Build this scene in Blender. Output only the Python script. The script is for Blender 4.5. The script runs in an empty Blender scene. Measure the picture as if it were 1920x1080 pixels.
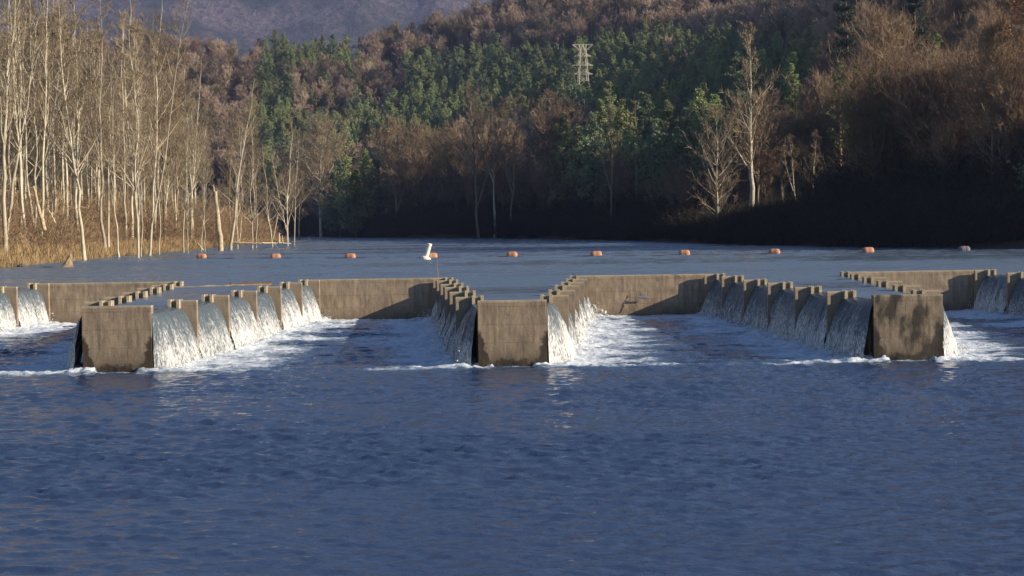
import bpy, math, random
import numpy as np
from mathutils import Matrix, Vector

sc = bpy.context.scene
COL = sc.collection
R_ = math.radians
# ------------------------------------------------------------------ camera
CAMZ, FPX = 4.70, 2800.0
PITCH, ROLL = math.atan(116 / 2800.0), math.atan(0.0145)
cam = bpy.data.objects.new('camera', bpy.data.cameras.new('camera'))
COL.objects.link(cam)
cam.data.sensor_width = 36.0
cam.data.lens = FPX / 1920.0 * 36.0
cam.data.clip_start = 0.5
cam.data.clip_end = 12000
CROT = Matrix.Rotation(math.pi / 2 - PITCH, 3, 'X') @ Matrix.Rotation(-ROLL, 3, 'Z')
cam.matrix_world = Matrix.Translation((0, 0, CAMZ)) @ CROT.to_4x4()
sc.camera = cam
CR = np.array(CROT)

# ------------------------------------------------------------------ sky and sun
SUN_AZ = 73.0      # degrees from the view's backward axis round to the right
SUN_EL = 20.0
world = bpy.data.worlds.new("World")
sc.world = world
world.use_nodes = True
wn = world.node_tree
bg = wn.nodes['Background']
sky = wn.nodes.new('ShaderNodeTexSky')
sky.sky_type = 'NISHITA'
sky.sun_disc = False
sky.sun_elevation = R_(SUN_EL)
sky.sun_rotation = R_(180 - SUN_AZ)
sky.air_density = 1.0
sky.dust_density = 0.1
sky.ozone_density = 4.0
wn.links.new(sky.outputs[0], bg.inputs[0])
bg.inputs[1].default_value = 0.068
sl = bpy.data.lights.new('sun', 'SUN')
sl.energy = 5.0
sl.angle = R_(0.5)
sl.color = (1.0, 0.85, 0.64)
sun = bpy.data.objects.new('sun', sl)
COL.objects.link(sun)
to_sun = Vector((math.sin(R_(SUN_AZ)) * math.cos(R_(SUN_EL)), -math.cos(R_(SUN_AZ)) * math.cos(R_(SUN_EL)), math.sin(R_(SUN_EL))))
sun.rotation_euler = to_sun.to_track_quat('Z', 'Y').to_euler()
sun.location = to_sun * 100
sc.view_settings.view_transform = 'Standard'
sc.view_settings.look = 'None'
sc.view_settings.gamma = 1.0
sc.view_settings.exposure = 0.75
sc.cycles.max_bounces = 6
sc.cycles.diffuse_bounces = 2
sc.cycles.glossy_bounces = 3
sc.cycles.transparent_max_bounces = 8
sc.cycles.volume_bounces = 0
sc.cycles.use_denoising = True

# ------------------------------------------------------------------ helpers
def ray(px, py):
    d = CR @ np.array([(px - 960) / FPX, -(py - 540) / FPX, -1.0])
    return d
def at_z(px, py, z):
    d = ray(px, py)
    t = (z - CAMZ) / d[2]
    return np.array([d[0] * t, d[1] * t, z])
def at_y(px, py, Y):
    d = ray(px, py)
    t = Y / d[1]
    return np.array([d[0] * t, Y, CAMZ + d[2] * t])
def project(P):
    q = (np.asarray(P) - np.array([0, 0, CAMZ])) @ CR
    return 960 + FPX * q[..., 0] / -q[..., 2], 540 - FPX * q[..., 1] / -q[..., 2]

def mesh_np(name, V, F, mats=None, midx=None, smooth=False, attrs=None, uv=None):
    V = np.ascontiguousarray(V, dtype=np.float32).reshape(-1, 3)
    F = np.ascontiguousarray(F, dtype=np.int32)
    k = F.shape[1]
    me = bpy.data.meshes.new(name)
    me.vertices.add(len(V)); me.vertices.foreach_set('co', V.ravel())
    me.loops.add(F.size); me.loops.foreach_set('vertex_index', F.ravel())
    me.polygons.add(len(F))
    me.polygons.foreach_set('loop_start', np.arange(0, F.size, k, dtype=np.int32))
    me.polygons.foreach_set('loop_total', np.full(len(F), k, dtype=np.int32))
    if mats:
        for m in (mats if isinstance(mats, (list, tuple)) else [mats]):
            me.materials.append(m)
    if midx is not None:
        me.polygons.foreach_set('material_index', np.asarray(midx, dtype=np.int32))
    me.polygons.foreach_set('use_smooth', np.full(len(F), smooth, dtype=bool))
    if attrs:
        for an, av in attrs.items():
            a = me.attributes.new(an, 'FLOAT', 'POINT')
            a.data.foreach_set('value', np.asarray(av, dtype=np.float32).ravel())
    if uv is not None:
        l = me.uv_layers.new(name='UVMap')
        l.data.foreach_set('uv', np.asarray(uv, dtype=np.float32)[F.ravel()].ravel())
    me.update(calc_edges=True)
    return me

def grid_faces(nu, nv):
    i = np.arange(nu * nv).reshape(nu, nv)
    return np.stack([i[:-1, :-1], i[1:, :-1], i[1:, 1:], i[:-1, 1:]], -1).reshape(-1, 4)

def link(name, data, parent=None, loc=None):
    o = bpy.data.objects.new(name, data)
    COL.objects.link(o)
    if parent: o.parent = parent
    if loc is not None: o.location = loc
    return o
def tag(o, label=None, cat=None, group=None, kind=None):
    if label: o['label'] = label
    if cat: o['category'] = cat
    if group: o['group'] = group
    if kind: o['kind'] = kind
    return o
def thing(name, loc, label, cat, group=None, rz=0):
    o = link(name, None, None, loc)
    o.empty_display_size = 0.3
    o.rotation_euler = (0, 0, rz)
    return tag(o, label, cat, group)
def copy_thing(src, loc, rz=0, scale=1.0, label=None, group=None):
    r = src.copy(); COL.objects.link(r)
    r.location = loc; r.rotation_euler = (0, 0, rz)
    r.scale = (scale, scale, scale) if not isinstance(scale, (tuple, list)) else scale
    if label: r['label'] = label
    if group: r['group'] = group
    for ch in src.children:
        c = ch.copy(); COL.objects.link(c); c.parent = r
        for g in ch.children:
            d = g.copy(); COL.objects.link(d); d.parent = c
    return r

def tubes(P, R, k=4):
    """P (C,n,3) chains, R (C,n) radii -> verts, quads"""
    P = np.asarray(P, float); R = np.asarray(R, float)
    C, n, _ = P.shape
    d = P[:, -1] - P[:, 0]
    d /= np.linalg.norm(d, axis=1)[:, None] + 1e-9
    ref = np.where(np.abs(d[:, 2:3]) > 0.8, np.array([[1., 0, 0]]), np.array([[0, 0, 1.]]))
    a = np.cross(d, ref); a /= np.linalg.norm(a, axis=1)[:, None] + 1e-9
    b = np.cross(d, a)
    th = np.arange(k) * 2 * math.pi / k
    ring = np.cos(th)[None, :, None] * a[:, None, :] + np.sin(th)[None, :, None] * b[:, None, :]
    V = P[:, :, None, :] + R[:, :, None, None] * ring[:, None, :, :]
    idx = np.arange(C * n * k).reshape(C, n, k)
    nx = np.roll(idx, -1, axis=2)
    F = np.stack([idx[:, :-1], nx[:, :-1], nx[:, 1:], idx[:, 1:]], -1).reshape(-1, 4)
    return V.reshape(-1, 3), F
def join(parts):
    Vs, Fs, o = [], [], 0
    for V, F in parts:
        Vs.append(V); Fs.append(F + o); o += len(V)
    return np.concatenate(Vs), np.concatenate(Fs)
def unit(v):
    return v / (np.linalg.norm(v, axis=-1, keepdims=True) + 1e-9)
def diamonds(c, d, L, W, rng):
    C = len(c)
    d = unit(d); side = unit(np.cross(d, rng.randn(C, 3)))
    V = np.stack([c, c + d * (L * 0.5)[:, None] + side * (W * 0.5)[:, None], c + d * L[:, None], c + d * (L * 0.5)[:, None] - side * (W * 0.5)[:, None]], 1)
    return V.reshape(-1, 3), np.arange(C * 4).reshape(C, 4)
def boxes(lst):
    """list of (x0,x1,y0,y1,z0,z1)"""
    out = []
    for x0, x1, y0, y1, z0, z1 in lst:
        V = np.array([[x, y, z] for x in (x0, x1) for y in (y0, y1) for z in (z0, z1)], float)
        F = np.array([[0, 1, 3, 2], [4, 6, 7, 5], [0, 4, 5, 1], [2, 3, 7, 6], [0, 2, 6, 4], [1, 5, 7, 3]])
        out.append((V, F))
    return join(out)

def fbm(X, Y, seed, octs=5, base=1.0, gain=0.5):
    """cheap value-noise fbm in numpy"""
    rng = np.random.RandomState(seed)
    out = np.zeros(np.broadcast(X, Y).shape); amp = 1.0; tot = 0
    for o in range(octs):
        T = rng.rand(64, 64)
        x = X * base * 2 ** o + rng.rand() * 50; y = Y * base * 2 ** o + rng.rand() * 50
        xi = np.floor(x).astype(int); yi = np.floor(y).astype(int)
        fx = x - xi; fy = y - yi
        fx = fx * fx * (3 - 2 * fx); fy = fy * fy * (3 - 2 * fy)
        a = T[xi % 64, yi % 64]; b = T[(xi + 1) % 64, yi % 64]
        c = T[xi % 64, (yi + 1) % 64]; d = T[(xi + 1) % 64, (yi + 1) % 64]
        out += amp * ((a * (1 - fx) + b * fx) * (1 - fy) + (c * (1 - fx) + d * fx) * fy - 0.5)
        tot += amp; amp *= gain
    return out / tot * 2
def smooth(x, a, b):
    t = np.clip((x - a) / (b - a), 0, 1)
    return t * t * (3 - 2 * t)

# ------------------------------------------------------------------ materials
class NT:
    def __init__(s, name):
        s.m = bpy.data.materials.new(name); s.m.use_nodes = True
        s.t = s.m.node_tree; s.b = s.t.nodes['Principled BSDF']
        s.b.inputs['Specular IOR Level'].default_value = 0.3
        s.out = s.t.nodes['Material Output']
    def n(s, ty, **kw):
        nd = s.t.nodes.new(ty)
        for k, v in kw.items():
            if k.startswith('_'): setattr(nd, k[1:], v)
            else: nd.inputs[k.replace('__', ' ')].default_value = v
        return nd
    def l(s, a, b): s.t.links.new(a, b)
    def coord(s, scale=(1, 1, 1), kind='Object'):
        tc = s.n('ShaderNodeTexCoord'); mp = s.n('ShaderNodeMapping')
        mp.inputs['Scale'].default_value = scale
        s.l(tc.outputs[kind], mp.inputs[0]); return mp.outputs[0]
    def noise(s, co, scale, detail=4, rough=0.55):
        nd = s.n('ShaderNodeTexNoise'); nd.inputs['Scale'].default_value = scale
        nd.inputs['Detail'].default_value = detail; nd.inputs['Roughness'].default_value = rough
        s.l(co, nd.inputs['Vector']); return nd.outputs['Fac']
    def ramp(s, fac, stops):
        r = s.n('ShaderNodeValToRGB'); e = r.color_ramp.elements
        e[0].position, e[0].color = stops[0][0], (*stops[0][1], 1)
        e[1].position, e[1].color = stops[-1][0], (*stops[-1][1], 1)
        for p, c in stops[1:-1]:
            q = e.new(p); q.color = (*c, 1)
        s.l(fac, r.inputs[0]); return r.outputs[0]
    def val(s, fac, a, b, c=0.0, d=1.0):
        r = s.n('ShaderNodeMapRange'); r.inputs['From Min'].default_value = a; r.inputs['From Max'].default_value = b
        r.inputs['To Min'].default_value = c; r.inputs['To Max'].default_value = d
        s.l(fac, r.inputs[0]); return r.outputs[0]
    def mix(s, fac, a, b, mode='MIX'):
        m = s.n('ShaderNodeMix', _data_type='RGBA', _blend_type=mode)
        for x, i in ((fac, 0), (a, 6), (b, 7)):
            if isinstance(x, (int, float)): m.inputs[i].default_value = x
            elif isinstance(x, tuple): m.inputs[i].default_value = (*x, 1)
            else: s.l(x, m.inputs[i])
        return m.outputs[2]
    def math(s, op, a, b=0.0):
        m = s.n('ShaderNodeMath', _operation=op)
        for x, i in ((a, 0), (b, 1)):
            if isinstance(x, (int, float)): m.inputs[i].default_value = x
            else: s.l(x, m.inputs[i])
        return m.outputs[0]
    def bump(s, h, strength, dist=0.05, normal=None):
        b = s.n('ShaderNodeBump'); b.inputs['Strength'].default_value = strength
        b.inputs['Distance'].default_value = dist
        s.l(h, b.inputs['Height'])
        if normal: s.l(normal, b.inputs['Normal'])
        return b.outputs[0]

def mat_simple(name, c1, c2, scale=3.0, rough=0.85, obj_var=0.0, zscale=1.0, bump=0.0):
    s = NT(name)
    co = s.coord((1, 1, zscale))
    col = s.mix(s.val(s.noise(co, scale), 0.3, 0.7), c1, c2)
    if obj_var:
        oi = s.n('ShaderNodeObjectInfo')
        hsv = s.n('ShaderNodeHueSaturation')
        s.l(s.val(oi.outputs['Random'], 0, 1, 1 - obj_var, 1 + obj_var), hsv.inputs['Value'])
        s.l(s.val(oi.outputs['Random'], 0, 1, 0.5 - 0.035 * obj_var, 0.5 + 0.035 * obj_var), hsv.inputs['Hue'])
        s.l(col, hsv.inputs['Color']); col = hsv.outputs[0]
    s.l(col, s.b.inputs['Base Color']); s.b.inputs['Roughness'].default_value = rough
    if bump: s.l(s.bump(s.noise(co, scale * 3), bump), s.b.inputs['Normal'])
    return s.m

M = {}
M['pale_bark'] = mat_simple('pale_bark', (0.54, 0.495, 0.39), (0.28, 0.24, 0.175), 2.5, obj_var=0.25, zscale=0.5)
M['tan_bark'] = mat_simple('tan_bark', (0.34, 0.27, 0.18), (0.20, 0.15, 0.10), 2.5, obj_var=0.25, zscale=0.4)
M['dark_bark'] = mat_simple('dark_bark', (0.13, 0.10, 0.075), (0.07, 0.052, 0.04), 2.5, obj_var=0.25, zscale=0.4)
M['red_bark'] = mat_simple('red_bark', (0.36, 0.20, 0.11), (0.20, 0.11, 0.06), 2.5, zscale=0.4)
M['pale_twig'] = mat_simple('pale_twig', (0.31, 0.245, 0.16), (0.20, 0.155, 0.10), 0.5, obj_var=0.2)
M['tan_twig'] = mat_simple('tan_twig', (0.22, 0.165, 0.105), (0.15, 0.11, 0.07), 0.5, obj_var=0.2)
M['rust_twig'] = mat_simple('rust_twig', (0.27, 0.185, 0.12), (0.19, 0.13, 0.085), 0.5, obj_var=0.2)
M['hill_twig'] = mat_simple('hill_twig', (0.41, 0.295, 0.215), (0.29, 0.215, 0.16), 0.05, obj_var=0.35)
M['olive_twig'] = mat_simple('olive_twig', (0.16, 0.135, 0.07), (0.12, 0.10, 0.055), 0.5, obj_var=0.2)
M['rust_leaf'] = mat_simple('rust_leaf', (0.42, 0.17, 0.05), (0.28, 0.11, 0.04), 1.0)
M['needles'] = mat_simple('needles', (0.35, 0.39, 0.17), (0.21, 0.26, 0.12), 0.35, obj_var=0.3)
M['blue_needles'] = mat_simple('blue_needles', (0.24, 0.30, 0.17), (0.14, 0.19, 0.115), 0.35, obj_var=0.3)
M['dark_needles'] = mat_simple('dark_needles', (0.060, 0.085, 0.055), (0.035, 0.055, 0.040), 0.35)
M['olive_needles'] = mat_simple('olive_needles', (0.19, 0.22, 0.07), (0.12, 0.15, 0.055), 0.5)
M['dry_grass'] = mat_simple('dry_grass', (0.40, 0.29, 0.155), (0.22, 0.15, 0.08), 0.35)
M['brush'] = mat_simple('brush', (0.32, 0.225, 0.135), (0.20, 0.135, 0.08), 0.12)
M['shaded_brush'] = mat_simple('shaded_brush', (0.035, 0.03, 0.02), (0.02, 0.02, 0.013), 0.12)  # near-black version of the brush, the far bank's shade put into its colour
M['driftwood'] = mat_simple('driftwood', (0.55, 0.46, 0.33), (0.30, 0.23, 0.15), 4, bump=0.3)
M['stump_wood'] = mat_simple('stump_wood', (0.34, 0.26, 0.17), (0.12, 0.09, 0.06), 5, bump=0.5)
M['rock'] = mat_simple('rock', (0.20, 0.17, 0.13), (0.08, 0.07, 0.055), 4, bump=0.6)
M['steel'] = mat_simple('pylon_steel', (0.62, 0.58, 0.46), (0.5, 0.46, 0.36), 1, rough=0.6)
M['buoy_white'] = mat_simple('buoy_white', (0.85, 0.82, 0.72), (0.70, 0.66, 0.55), 5, rough=0.5)
M['buoy_orange'] = mat_simple('buoy_orange', (0.55, 0.26, 0.15), (0.38, 0.20, 0.13), 4, rough=0.55)
M['buoy_grey_shaded'] = mat_simple('buoy_grey_shaded', (0.17, 0.18, 0.23), (0.11, 0.12, 0.16), 4, rough=0.6)  # pale grey buoy darkened, its shade put into the colour
M['iron'] = mat_simple('iron', (0.10, 0.08, 0.07), (0.05, 0.04, 0.035), 9)
M['blue_plastic'] = mat_simple('blue_scrap', (0.20, 0.24, 0.42), (0.14, 0.18, 0.33), 9)

def mat_ground():
    s = NT('leaf_litter')
    co = s.coord()
    a = s.noise(co, 0.35, 6); b = s.noise(co, 0.012, 4)
    col = s.mix(s.val(a, 0.3, 0.7), (0.05, 0.036, 0.024), (0.10, 0.065, 0.04))
    col = s.mix(s.val(b, 0.35, 0.65), col, (0.07, 0.05, 0.035))
    s.l(col, s.b.inputs['Base Color']); s.b.inputs['Roughness'].default_value = 1.0
    s.l(s.bump(s.noise(co, 0.8, 6), 0.8, 0.5), s.b.inputs['Normal'])
    return s.m
M['ground'] = mat_ground()
def mat_mountain():
    s = NT('mountain_woods')
    co = s.coord()
    a = s.noise(co, 0.05, 6, 0.7); b = s.noise(co, 0.004, 4)
    col = s.mix(s.val(a, 0.35, 0.65), (0.07, 0.065, 0.085), (0.34, 0.27, 0.27))  # violet base adds some distance haze to the wood's own colour
    col = s.mix(s.val(b, 0.45, 0.6), col, (0.04, 0.055, 0.035))
    s.l(col, s.b.inputs['Base Color']); s.b.inputs['Roughness'].default_value = 1.0
    s.l(s.bump(a, 1.0, 60.0), s.b.inputs['Normal'])
    return s.m
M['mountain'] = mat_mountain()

TOP_ = 2.21
def mat_concrete(name, stain=0.0, dark=1.0):
    """weathered concrete: streaks run down from the top; with stain > 0 black wet growth fills
    the two lower corners and the foot, as on the front walls"""
    s = NT(name)
    co = s.coord(); st = s.coord((1, 1, 0.12))
    big = s.noise(co, 0.9, 5); fine = s.noise(co, 14, 6, 0.7); streak = s.noise(st, 4.5, 5, 0.65)
    c = s.mix(s.val(big, 0.3, 0.7), (0.37 * dark, 0.285 * dark, 0.205 * dark), (0.26 * dark, 0.198 * dark, 0.142 * dark))
    c = s.mix(s.val(streak, 0.42, 0.68, 0, 0.75), c, (0.15 * dark, 0.115 * dark, 0.08 * dark))
    c = s.mix(s.val(fine, 0.55, 0.8, 0, 0.5), c, (0.10, 0.08, 0.06))
    c = s.mix(s.val(s.noise(st, 11, 4, 0.6), 0.58, 0.72, 0, 0.5), c, (0.45 * dark, 0.38 * dark, 0.27 * dark))
    mot = s.noise(s.coord((1, 1, 0.6)), 2.2, 7, 0.72)
    c = s.mix(s.val(mot, 0.50, 0.70, 0, 0.55), c, (0.11 * dark, 0.09 * dark, 0.068 * dark))
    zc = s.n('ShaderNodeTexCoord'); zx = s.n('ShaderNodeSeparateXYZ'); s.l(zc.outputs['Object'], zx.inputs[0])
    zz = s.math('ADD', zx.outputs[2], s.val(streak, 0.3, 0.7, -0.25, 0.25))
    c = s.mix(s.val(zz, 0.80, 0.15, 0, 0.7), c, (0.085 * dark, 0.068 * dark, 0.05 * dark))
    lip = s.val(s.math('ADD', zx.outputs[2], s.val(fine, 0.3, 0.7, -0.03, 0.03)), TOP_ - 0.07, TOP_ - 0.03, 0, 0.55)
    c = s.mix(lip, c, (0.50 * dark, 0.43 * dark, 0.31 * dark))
    # faint lines left by the formwork boards
    fr_ = s.math('FRACT', s.math('MULTIPLY', s.math('ADD', zx.outputs[2], 5.0), 1.0 / 0.61))
    ln = s.val(s.math('ABSOLUTE', s.math('SUBTRACT', fr_, 0.5)), 0.012, 0.03, 0.35, 0.0)
    c = s.mix(ln, c, (0.10 * dark, 0.08 * dark, 0.06 * dark))
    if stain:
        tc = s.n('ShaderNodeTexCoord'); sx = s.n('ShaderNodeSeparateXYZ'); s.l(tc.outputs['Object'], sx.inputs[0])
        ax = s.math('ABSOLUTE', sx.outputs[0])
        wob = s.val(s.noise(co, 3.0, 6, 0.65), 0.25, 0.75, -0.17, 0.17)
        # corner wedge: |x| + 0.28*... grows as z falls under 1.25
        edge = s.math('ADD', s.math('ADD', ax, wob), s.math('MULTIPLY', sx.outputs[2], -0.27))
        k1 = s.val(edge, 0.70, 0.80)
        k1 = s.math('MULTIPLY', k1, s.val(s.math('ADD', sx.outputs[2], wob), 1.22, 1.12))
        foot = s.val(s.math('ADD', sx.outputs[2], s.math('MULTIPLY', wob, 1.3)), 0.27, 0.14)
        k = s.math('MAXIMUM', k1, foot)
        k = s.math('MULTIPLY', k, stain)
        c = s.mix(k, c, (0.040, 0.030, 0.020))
    s.l(c, s.b.inputs['Base Color']); s.b.inputs['Roughness'].default_value = 0.85
    n = s.bump(fine, 0.5, 0.02); n = s.bump(streak, 0.35, 0.03, n)
    s.l(n, s.b.inputs['Normal'])
    return s.m
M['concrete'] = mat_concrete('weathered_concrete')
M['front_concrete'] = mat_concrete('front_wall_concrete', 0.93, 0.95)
def mat_front_dark():
    m = mat_concrete('black_stained_concrete', 0.97, 0.85)
    s = m.node_tree
    # extra broad black growth over the wall
    b = s.nodes['Principled BSDF']; src = b.inputs['Base Color'].links[0].from_socket
    tc = s.nodes.new('ShaderNodeTexCoord'); mp = s.nodes.new('ShaderNodeMapping'); mp.inputs['Scale'].default_value = (1, 1, 0.45)
    s.links.new(tc.outputs['Object'], mp.inputs[0])
    nz = s.nodes.new('ShaderNodeTexNoise'); nz.inputs['Scale'].default_value = 1.7; nz.inputs['Detail'].default_value = 6
    s.links.new(mp.outputs[0], nz.inputs['Vector'])
    r = s.nodes.new('ShaderNodeMapRange'); r.inputs[1].default_value = 0.44; r.inputs[2].default_value = 0.54; r.inputs[4].default_value = 0.9
    s.links.new(nz.outputs['Fac'], r.inputs[0])
    mx = s.nodes.new('ShaderNodeMix'); mx.data_type = 'RGBA'
    s.links.new(r.outputs[0], mx.inputs[0]); s.links.new(src, mx.inputs[6]); mx.inputs[7].default_value = (0.032, 0.028, 0.025, 1)
    s.links.new(mx.outputs[2], b.inputs['Base Color'])
    return m
M['front_dark'] = mat_front_dark()
M['post'] = mat_simple('pale_post', (0.48, 0.42, 0.30), (0.34, 0.28, 0.20), 7, bump=0.2)

def mat_water(name, rough, b1, b2, foam=False, deep=(0.012, 0.03, 0.05), wind=None):
    s = NT(name)
    co = s.coord()
    s.b.inputs['IOR'].default_value = 1.333
    s.b.inputs['Specular IOR Level'].default_value = 0.5
    h1 = s.noise(s.coord((1, 1.6, 1)), b1[0], 3, 0.5)
    h2 = s.noise(s.coord((1, 1.4, 1)), b2[0], 3, 0.6)
    nrm = s.bump(h1, b1[1], b1[2]); nrm = s.bump(h2, b2[1], b2[2], nrm)
    s.l(nrm, s.b.inputs['Normal'])
    s.b.inputs['Base Color'].default_value = (*deep, 1)
    s.b.inputs['Roughness'].default_value = rough
    if wind:
        w = s.noise(s.coord((0.012, 0.06, 1)), 1.0, 4, 0.6)
        s.l(s.val(w, 0.42, 0.60, wind[0], wind[1]), s.b.inputs['Roughness'])
    if foam:
        at = s.n('ShaderNodeAttribute', _attribute_name='foam')
        n1 = s.noise(s.coord((1.0, 2.6, 1)), 1.3, 7, 0.7)
        n2 = s.noise(s.coord((1.3, 3.0, 1)), 7.0, 5, 0.7)
        nn = s.math('ADD', s.math('MULTIPLY', n1, 0.65), s.math('MULTIPLY', n2, 0.35))
        k = s.math('ADD', at.outputs['Fac'], s.val(nn, 0.36, 0.64, -0.85, 0.0))
        fac = s.val(k, 0.0, 0.58)
        milk = s.val(at.outputs['Fac'], 0.05, 0.7)
        body = s.mix(milk, deep, (0.06, 0.12, 0.21))
        col = s.mix(fac, body, (0.60, 0.66, 0.74))
        s.l(col, s.b.inputs['Base Color'])
        s.l(s.val(fac, 0, 1, rough, 0.75), s.b.inputs['Roughness'])
        n3 = s.bump(s.noise(co, 9, 5, 0.7), 0.0, 0.05, nrm)
        bn = s.t.nodes[-1]
        s.l(s.val(fac, 0, 1, 0.0, 0.7), bn.inputs['Strength'])
        s.l(n3, s.b.inputs['Normal'])
    return s.m
M['river'] = mat_water('river_water', 0.06, (6.0, 0.9, 0.02), (17.0, 0.9, 0.007), foam=True, deep=(0.030, 0.054, 0.118))
M['pool'] = mat_water('reservoir_water', 0.3, (1.5, 0.5, 0.10), (5.0, 0.5, 0.03), deep=(0.105, 0.150, 0.215), wind=(0.14, 0.45))

def mat_cascade():
    s = NT('falling_water')
    uv = s.coord((1, 1, 1), 'UV')
    st = s.n('ShaderNodeMapping'); st.inputs['Scale'].default_value = (9, 0.9, 1); s.l(uv, st.inputs[0])
    sp = s.n('ShaderNodeMapping'); sp.inputs['Scale'].default_value = (2.3, 0.42, 1); s.l(uv, sp.inputs[0])
    sep = s.n('ShaderNodeSeparateXYZ'); s.l(uv, sep.inputs[0])
    v = sep.outputs[1]
    streak = s.noise(st.outputs[0], 1.6, 5, 0.65)
    fleck = s.noise(sp.outputs[0], 13, 5, 0.75)
    gap = s.noise(st.outputs[0], 0.35, 3, 0.6)
    aer = s.val(v, 0.10, 1.5)
    k = s.math('ADD', s.math('ADD', s.math('MULTIPLY', s.val(streak, 0.35, 0.65), 0.36), s.math('ADD', s.math('MULTIPLY', s.val(fleck, 0.40, 0.62), 0.56), s.val(gap, 0.35, 0.65, -0.14, 0.14))), s.val(aer, 0, 1, -0.62, -0.06))
    oi = s.n('ShaderNodeObjectInfo')
    k = s.math('ADD', k, s.val(oi.outputs['Random'], 0, 1, -0.13, 0.10))
    fac = s.val(k, 0.02, 0.74)
    col = s.mix(fac, (0.075, 0.10, 0.125), (0.74, 0.74, 0.74))
    s.l(col, s.b.inputs['Base Color'])
    s.l(s.val(fac, 0, 1, 0.10, 0.5), s.b.inputs['Roughness'])
    s.b.inputs['IOR'].default_value = 1.333
    n = s.bump(streak, 0.7, 0.05); n = s.bump(fleck, 0.7, 0.04, n)
    s.l(n, s.b.inputs['Normal'])
    return s.m
M['cascade'] = mat_cascade()
M['spray'] = mat_simple('spray', (0.75, 0.76, 0.78), (0.65, 0.67, 0.70), 5, rough=0.4)

# ------------------------------------------------------------------ plan of the place
WL = 2.0                       # reservoir water level; the river below the weir is at 0
RIVER = np.array([(-42, -60), (-41, 60), (-39.5, 116), (-42.5, 160), (-43.6, 194), (-46, 248), (-48.5, 330), (-58, 372), (-95, 400),
                  (-420, 470), (-420, 700), (-150, 610), (-73, 528), (-38, 415), (0, 329), (18, 262),
                  (26.5, 195), (34, 158), (45, 137), (60, 100), (62, -60)], float)
def sdist(X, Y):
    """signed distance to the river polygon, + on land"""
    X = np.asarray(X, float); Y = np.asarray(Y, float)
    best = np.full(X.shape, 1e9); inside = np.zeros(X.shape, bool)
    n = len(RIVER)
    for i in range(n):
        a = RIVER[i]; b = RIVER[(i + 1) % n]
        e = b - a
        t = np.clip(((X - a[0]) * e[0] + (Y - a[1]) * e[1]) / (e @ e), 0, 1)
        dx = X - a[0] - t * e[0]; dy = Y - a[1] - t * e[1]
        best = np.minimum(best, np.hypot(dx, dy))
        c = ((a[1] > Y) != (b[1] > Y)) & (X < (b[0] - a[0]) * (Y - a[1]) / (b[1] - a[1] + 1e-12) + a[0])
        inside ^= c
    return np.where(inside, -best, best)
RIDX = [-900, -420, -300, -170, -120, -80, -27, 60, 200, 400, 900]
RIDZ = [150, 135, 112, 98, 95, 98, 112, 146, 185, 215, 240]
HY = [-200, 40, 60, 84, 90.3, 96, 120, 140, 165, 185, 206, 222, 274, 312, 352, 401, 442, 520, 700, 1000]
HZ = [4, 6, 20, 50, 63.6, 72, 67, 57, 53, 64, 82, 86, 86, 98, 102, 103, 105, 110, 134, 150]
def terrain(X, Y):
    X = np.asarray(X, float); Y = np.asarray(Y, float)
    d = sdist(X, Y)
    wob = fbm(X, Y, 7, 5, 1 / 90.0)
    dd = np.maximum(d, 0)
    left = (X < -30) & (Y < 480 + 0 * X) & (X + 0 * Y < -36) & (Y < 372 + (-58 - X) * 0.27)
    # low wooded flat on the left
    zl = 2.25 + 1.7 * smooth(dd, 0, 25) + 0.25 * wob * smooth(dd, 2, 20)
    # hill beyond and right
    rz = np.interp(X, RIDX, RIDZ)
    dr = np.maximum(850 - Y, 0)
    t = dd / (dd + dr + 1e-6)
    zf = 2.3 + (rz - 2.3) * t ** 0.95 * (1 + 0.10 * wob * smooth(dd, 10, 120))
    zf = zf - np.maximum(Y - 850, 0) * 0.25
    H = np.interp(Y, HY, HZ) + 4 * smooth(np.abs(Y - 90), 4, 14) * fbm(X * 0, Y, 3, 4, 1 / 25.0)
    xs = np.interp(Y, [-60, 100, 137, 158, 195, 262, 329, 415, 528, 610, 1000], [62, 60, 45, 34, 26.5, 18, 0, -38, -73, -150, -150])
    u = np.clip((X - xs) / (200 - xs), 0, 1)
    zr = 2.3 + (H - 2.3) * u ** 1.25 - np.maximum(X - 230, 0) * 0.2
    zr = np.where(X > xs, zr, 0)
    zland = np.where(left, zl, np.maximum(zf, zr))
    zland = np.where(Y < 60, np.maximum(np.where(X > 0, zr, 0), 1.2 + 1.5 * smooth(dd, 0, 12)), zland)
    bed = 2.0 + np.maximum(d * 0.5, -5.5)
    bed = np.where(Y < 95, -0.5 + np.maximum(d * 0.5, -3), bed)
    sh = smooth(dd, 0, 2.5)
    edge = np.where(Y < 95, -0.3, 2.0)
    return np.where(d < 0, bed, edge + (zland - edge) * sh)

def axis(vals):
    out = []
    for a, b, s in vals:
        out += list(np.arange(a, b, s))
    out.append(vals[-1][1])
    return np.array(out, float)
gx = axis([(-900, -300, 15), (-300, -70, 4), (-70, 80, 1.6), (80, 300, 4), (300, 900, 15)])
gy = axis([(-60, 60, 6), (60, 220, 1.8), (220, 600, 3.5), (600, 1000, 8), (1000, 1200, 40)])
GX, GY = np.meshgrid(gx, gy, indexing='ij')
GZ = terrain(GX, GY)
GZ[:, -1] = -20
ter = link('ground', mesh_np('ground', np.stack([GX, GY, GZ], -1), grid_faces(len(gx), len(gy)), M['ground'], smooth=True))
tag(ter, kind='structure')

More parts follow.
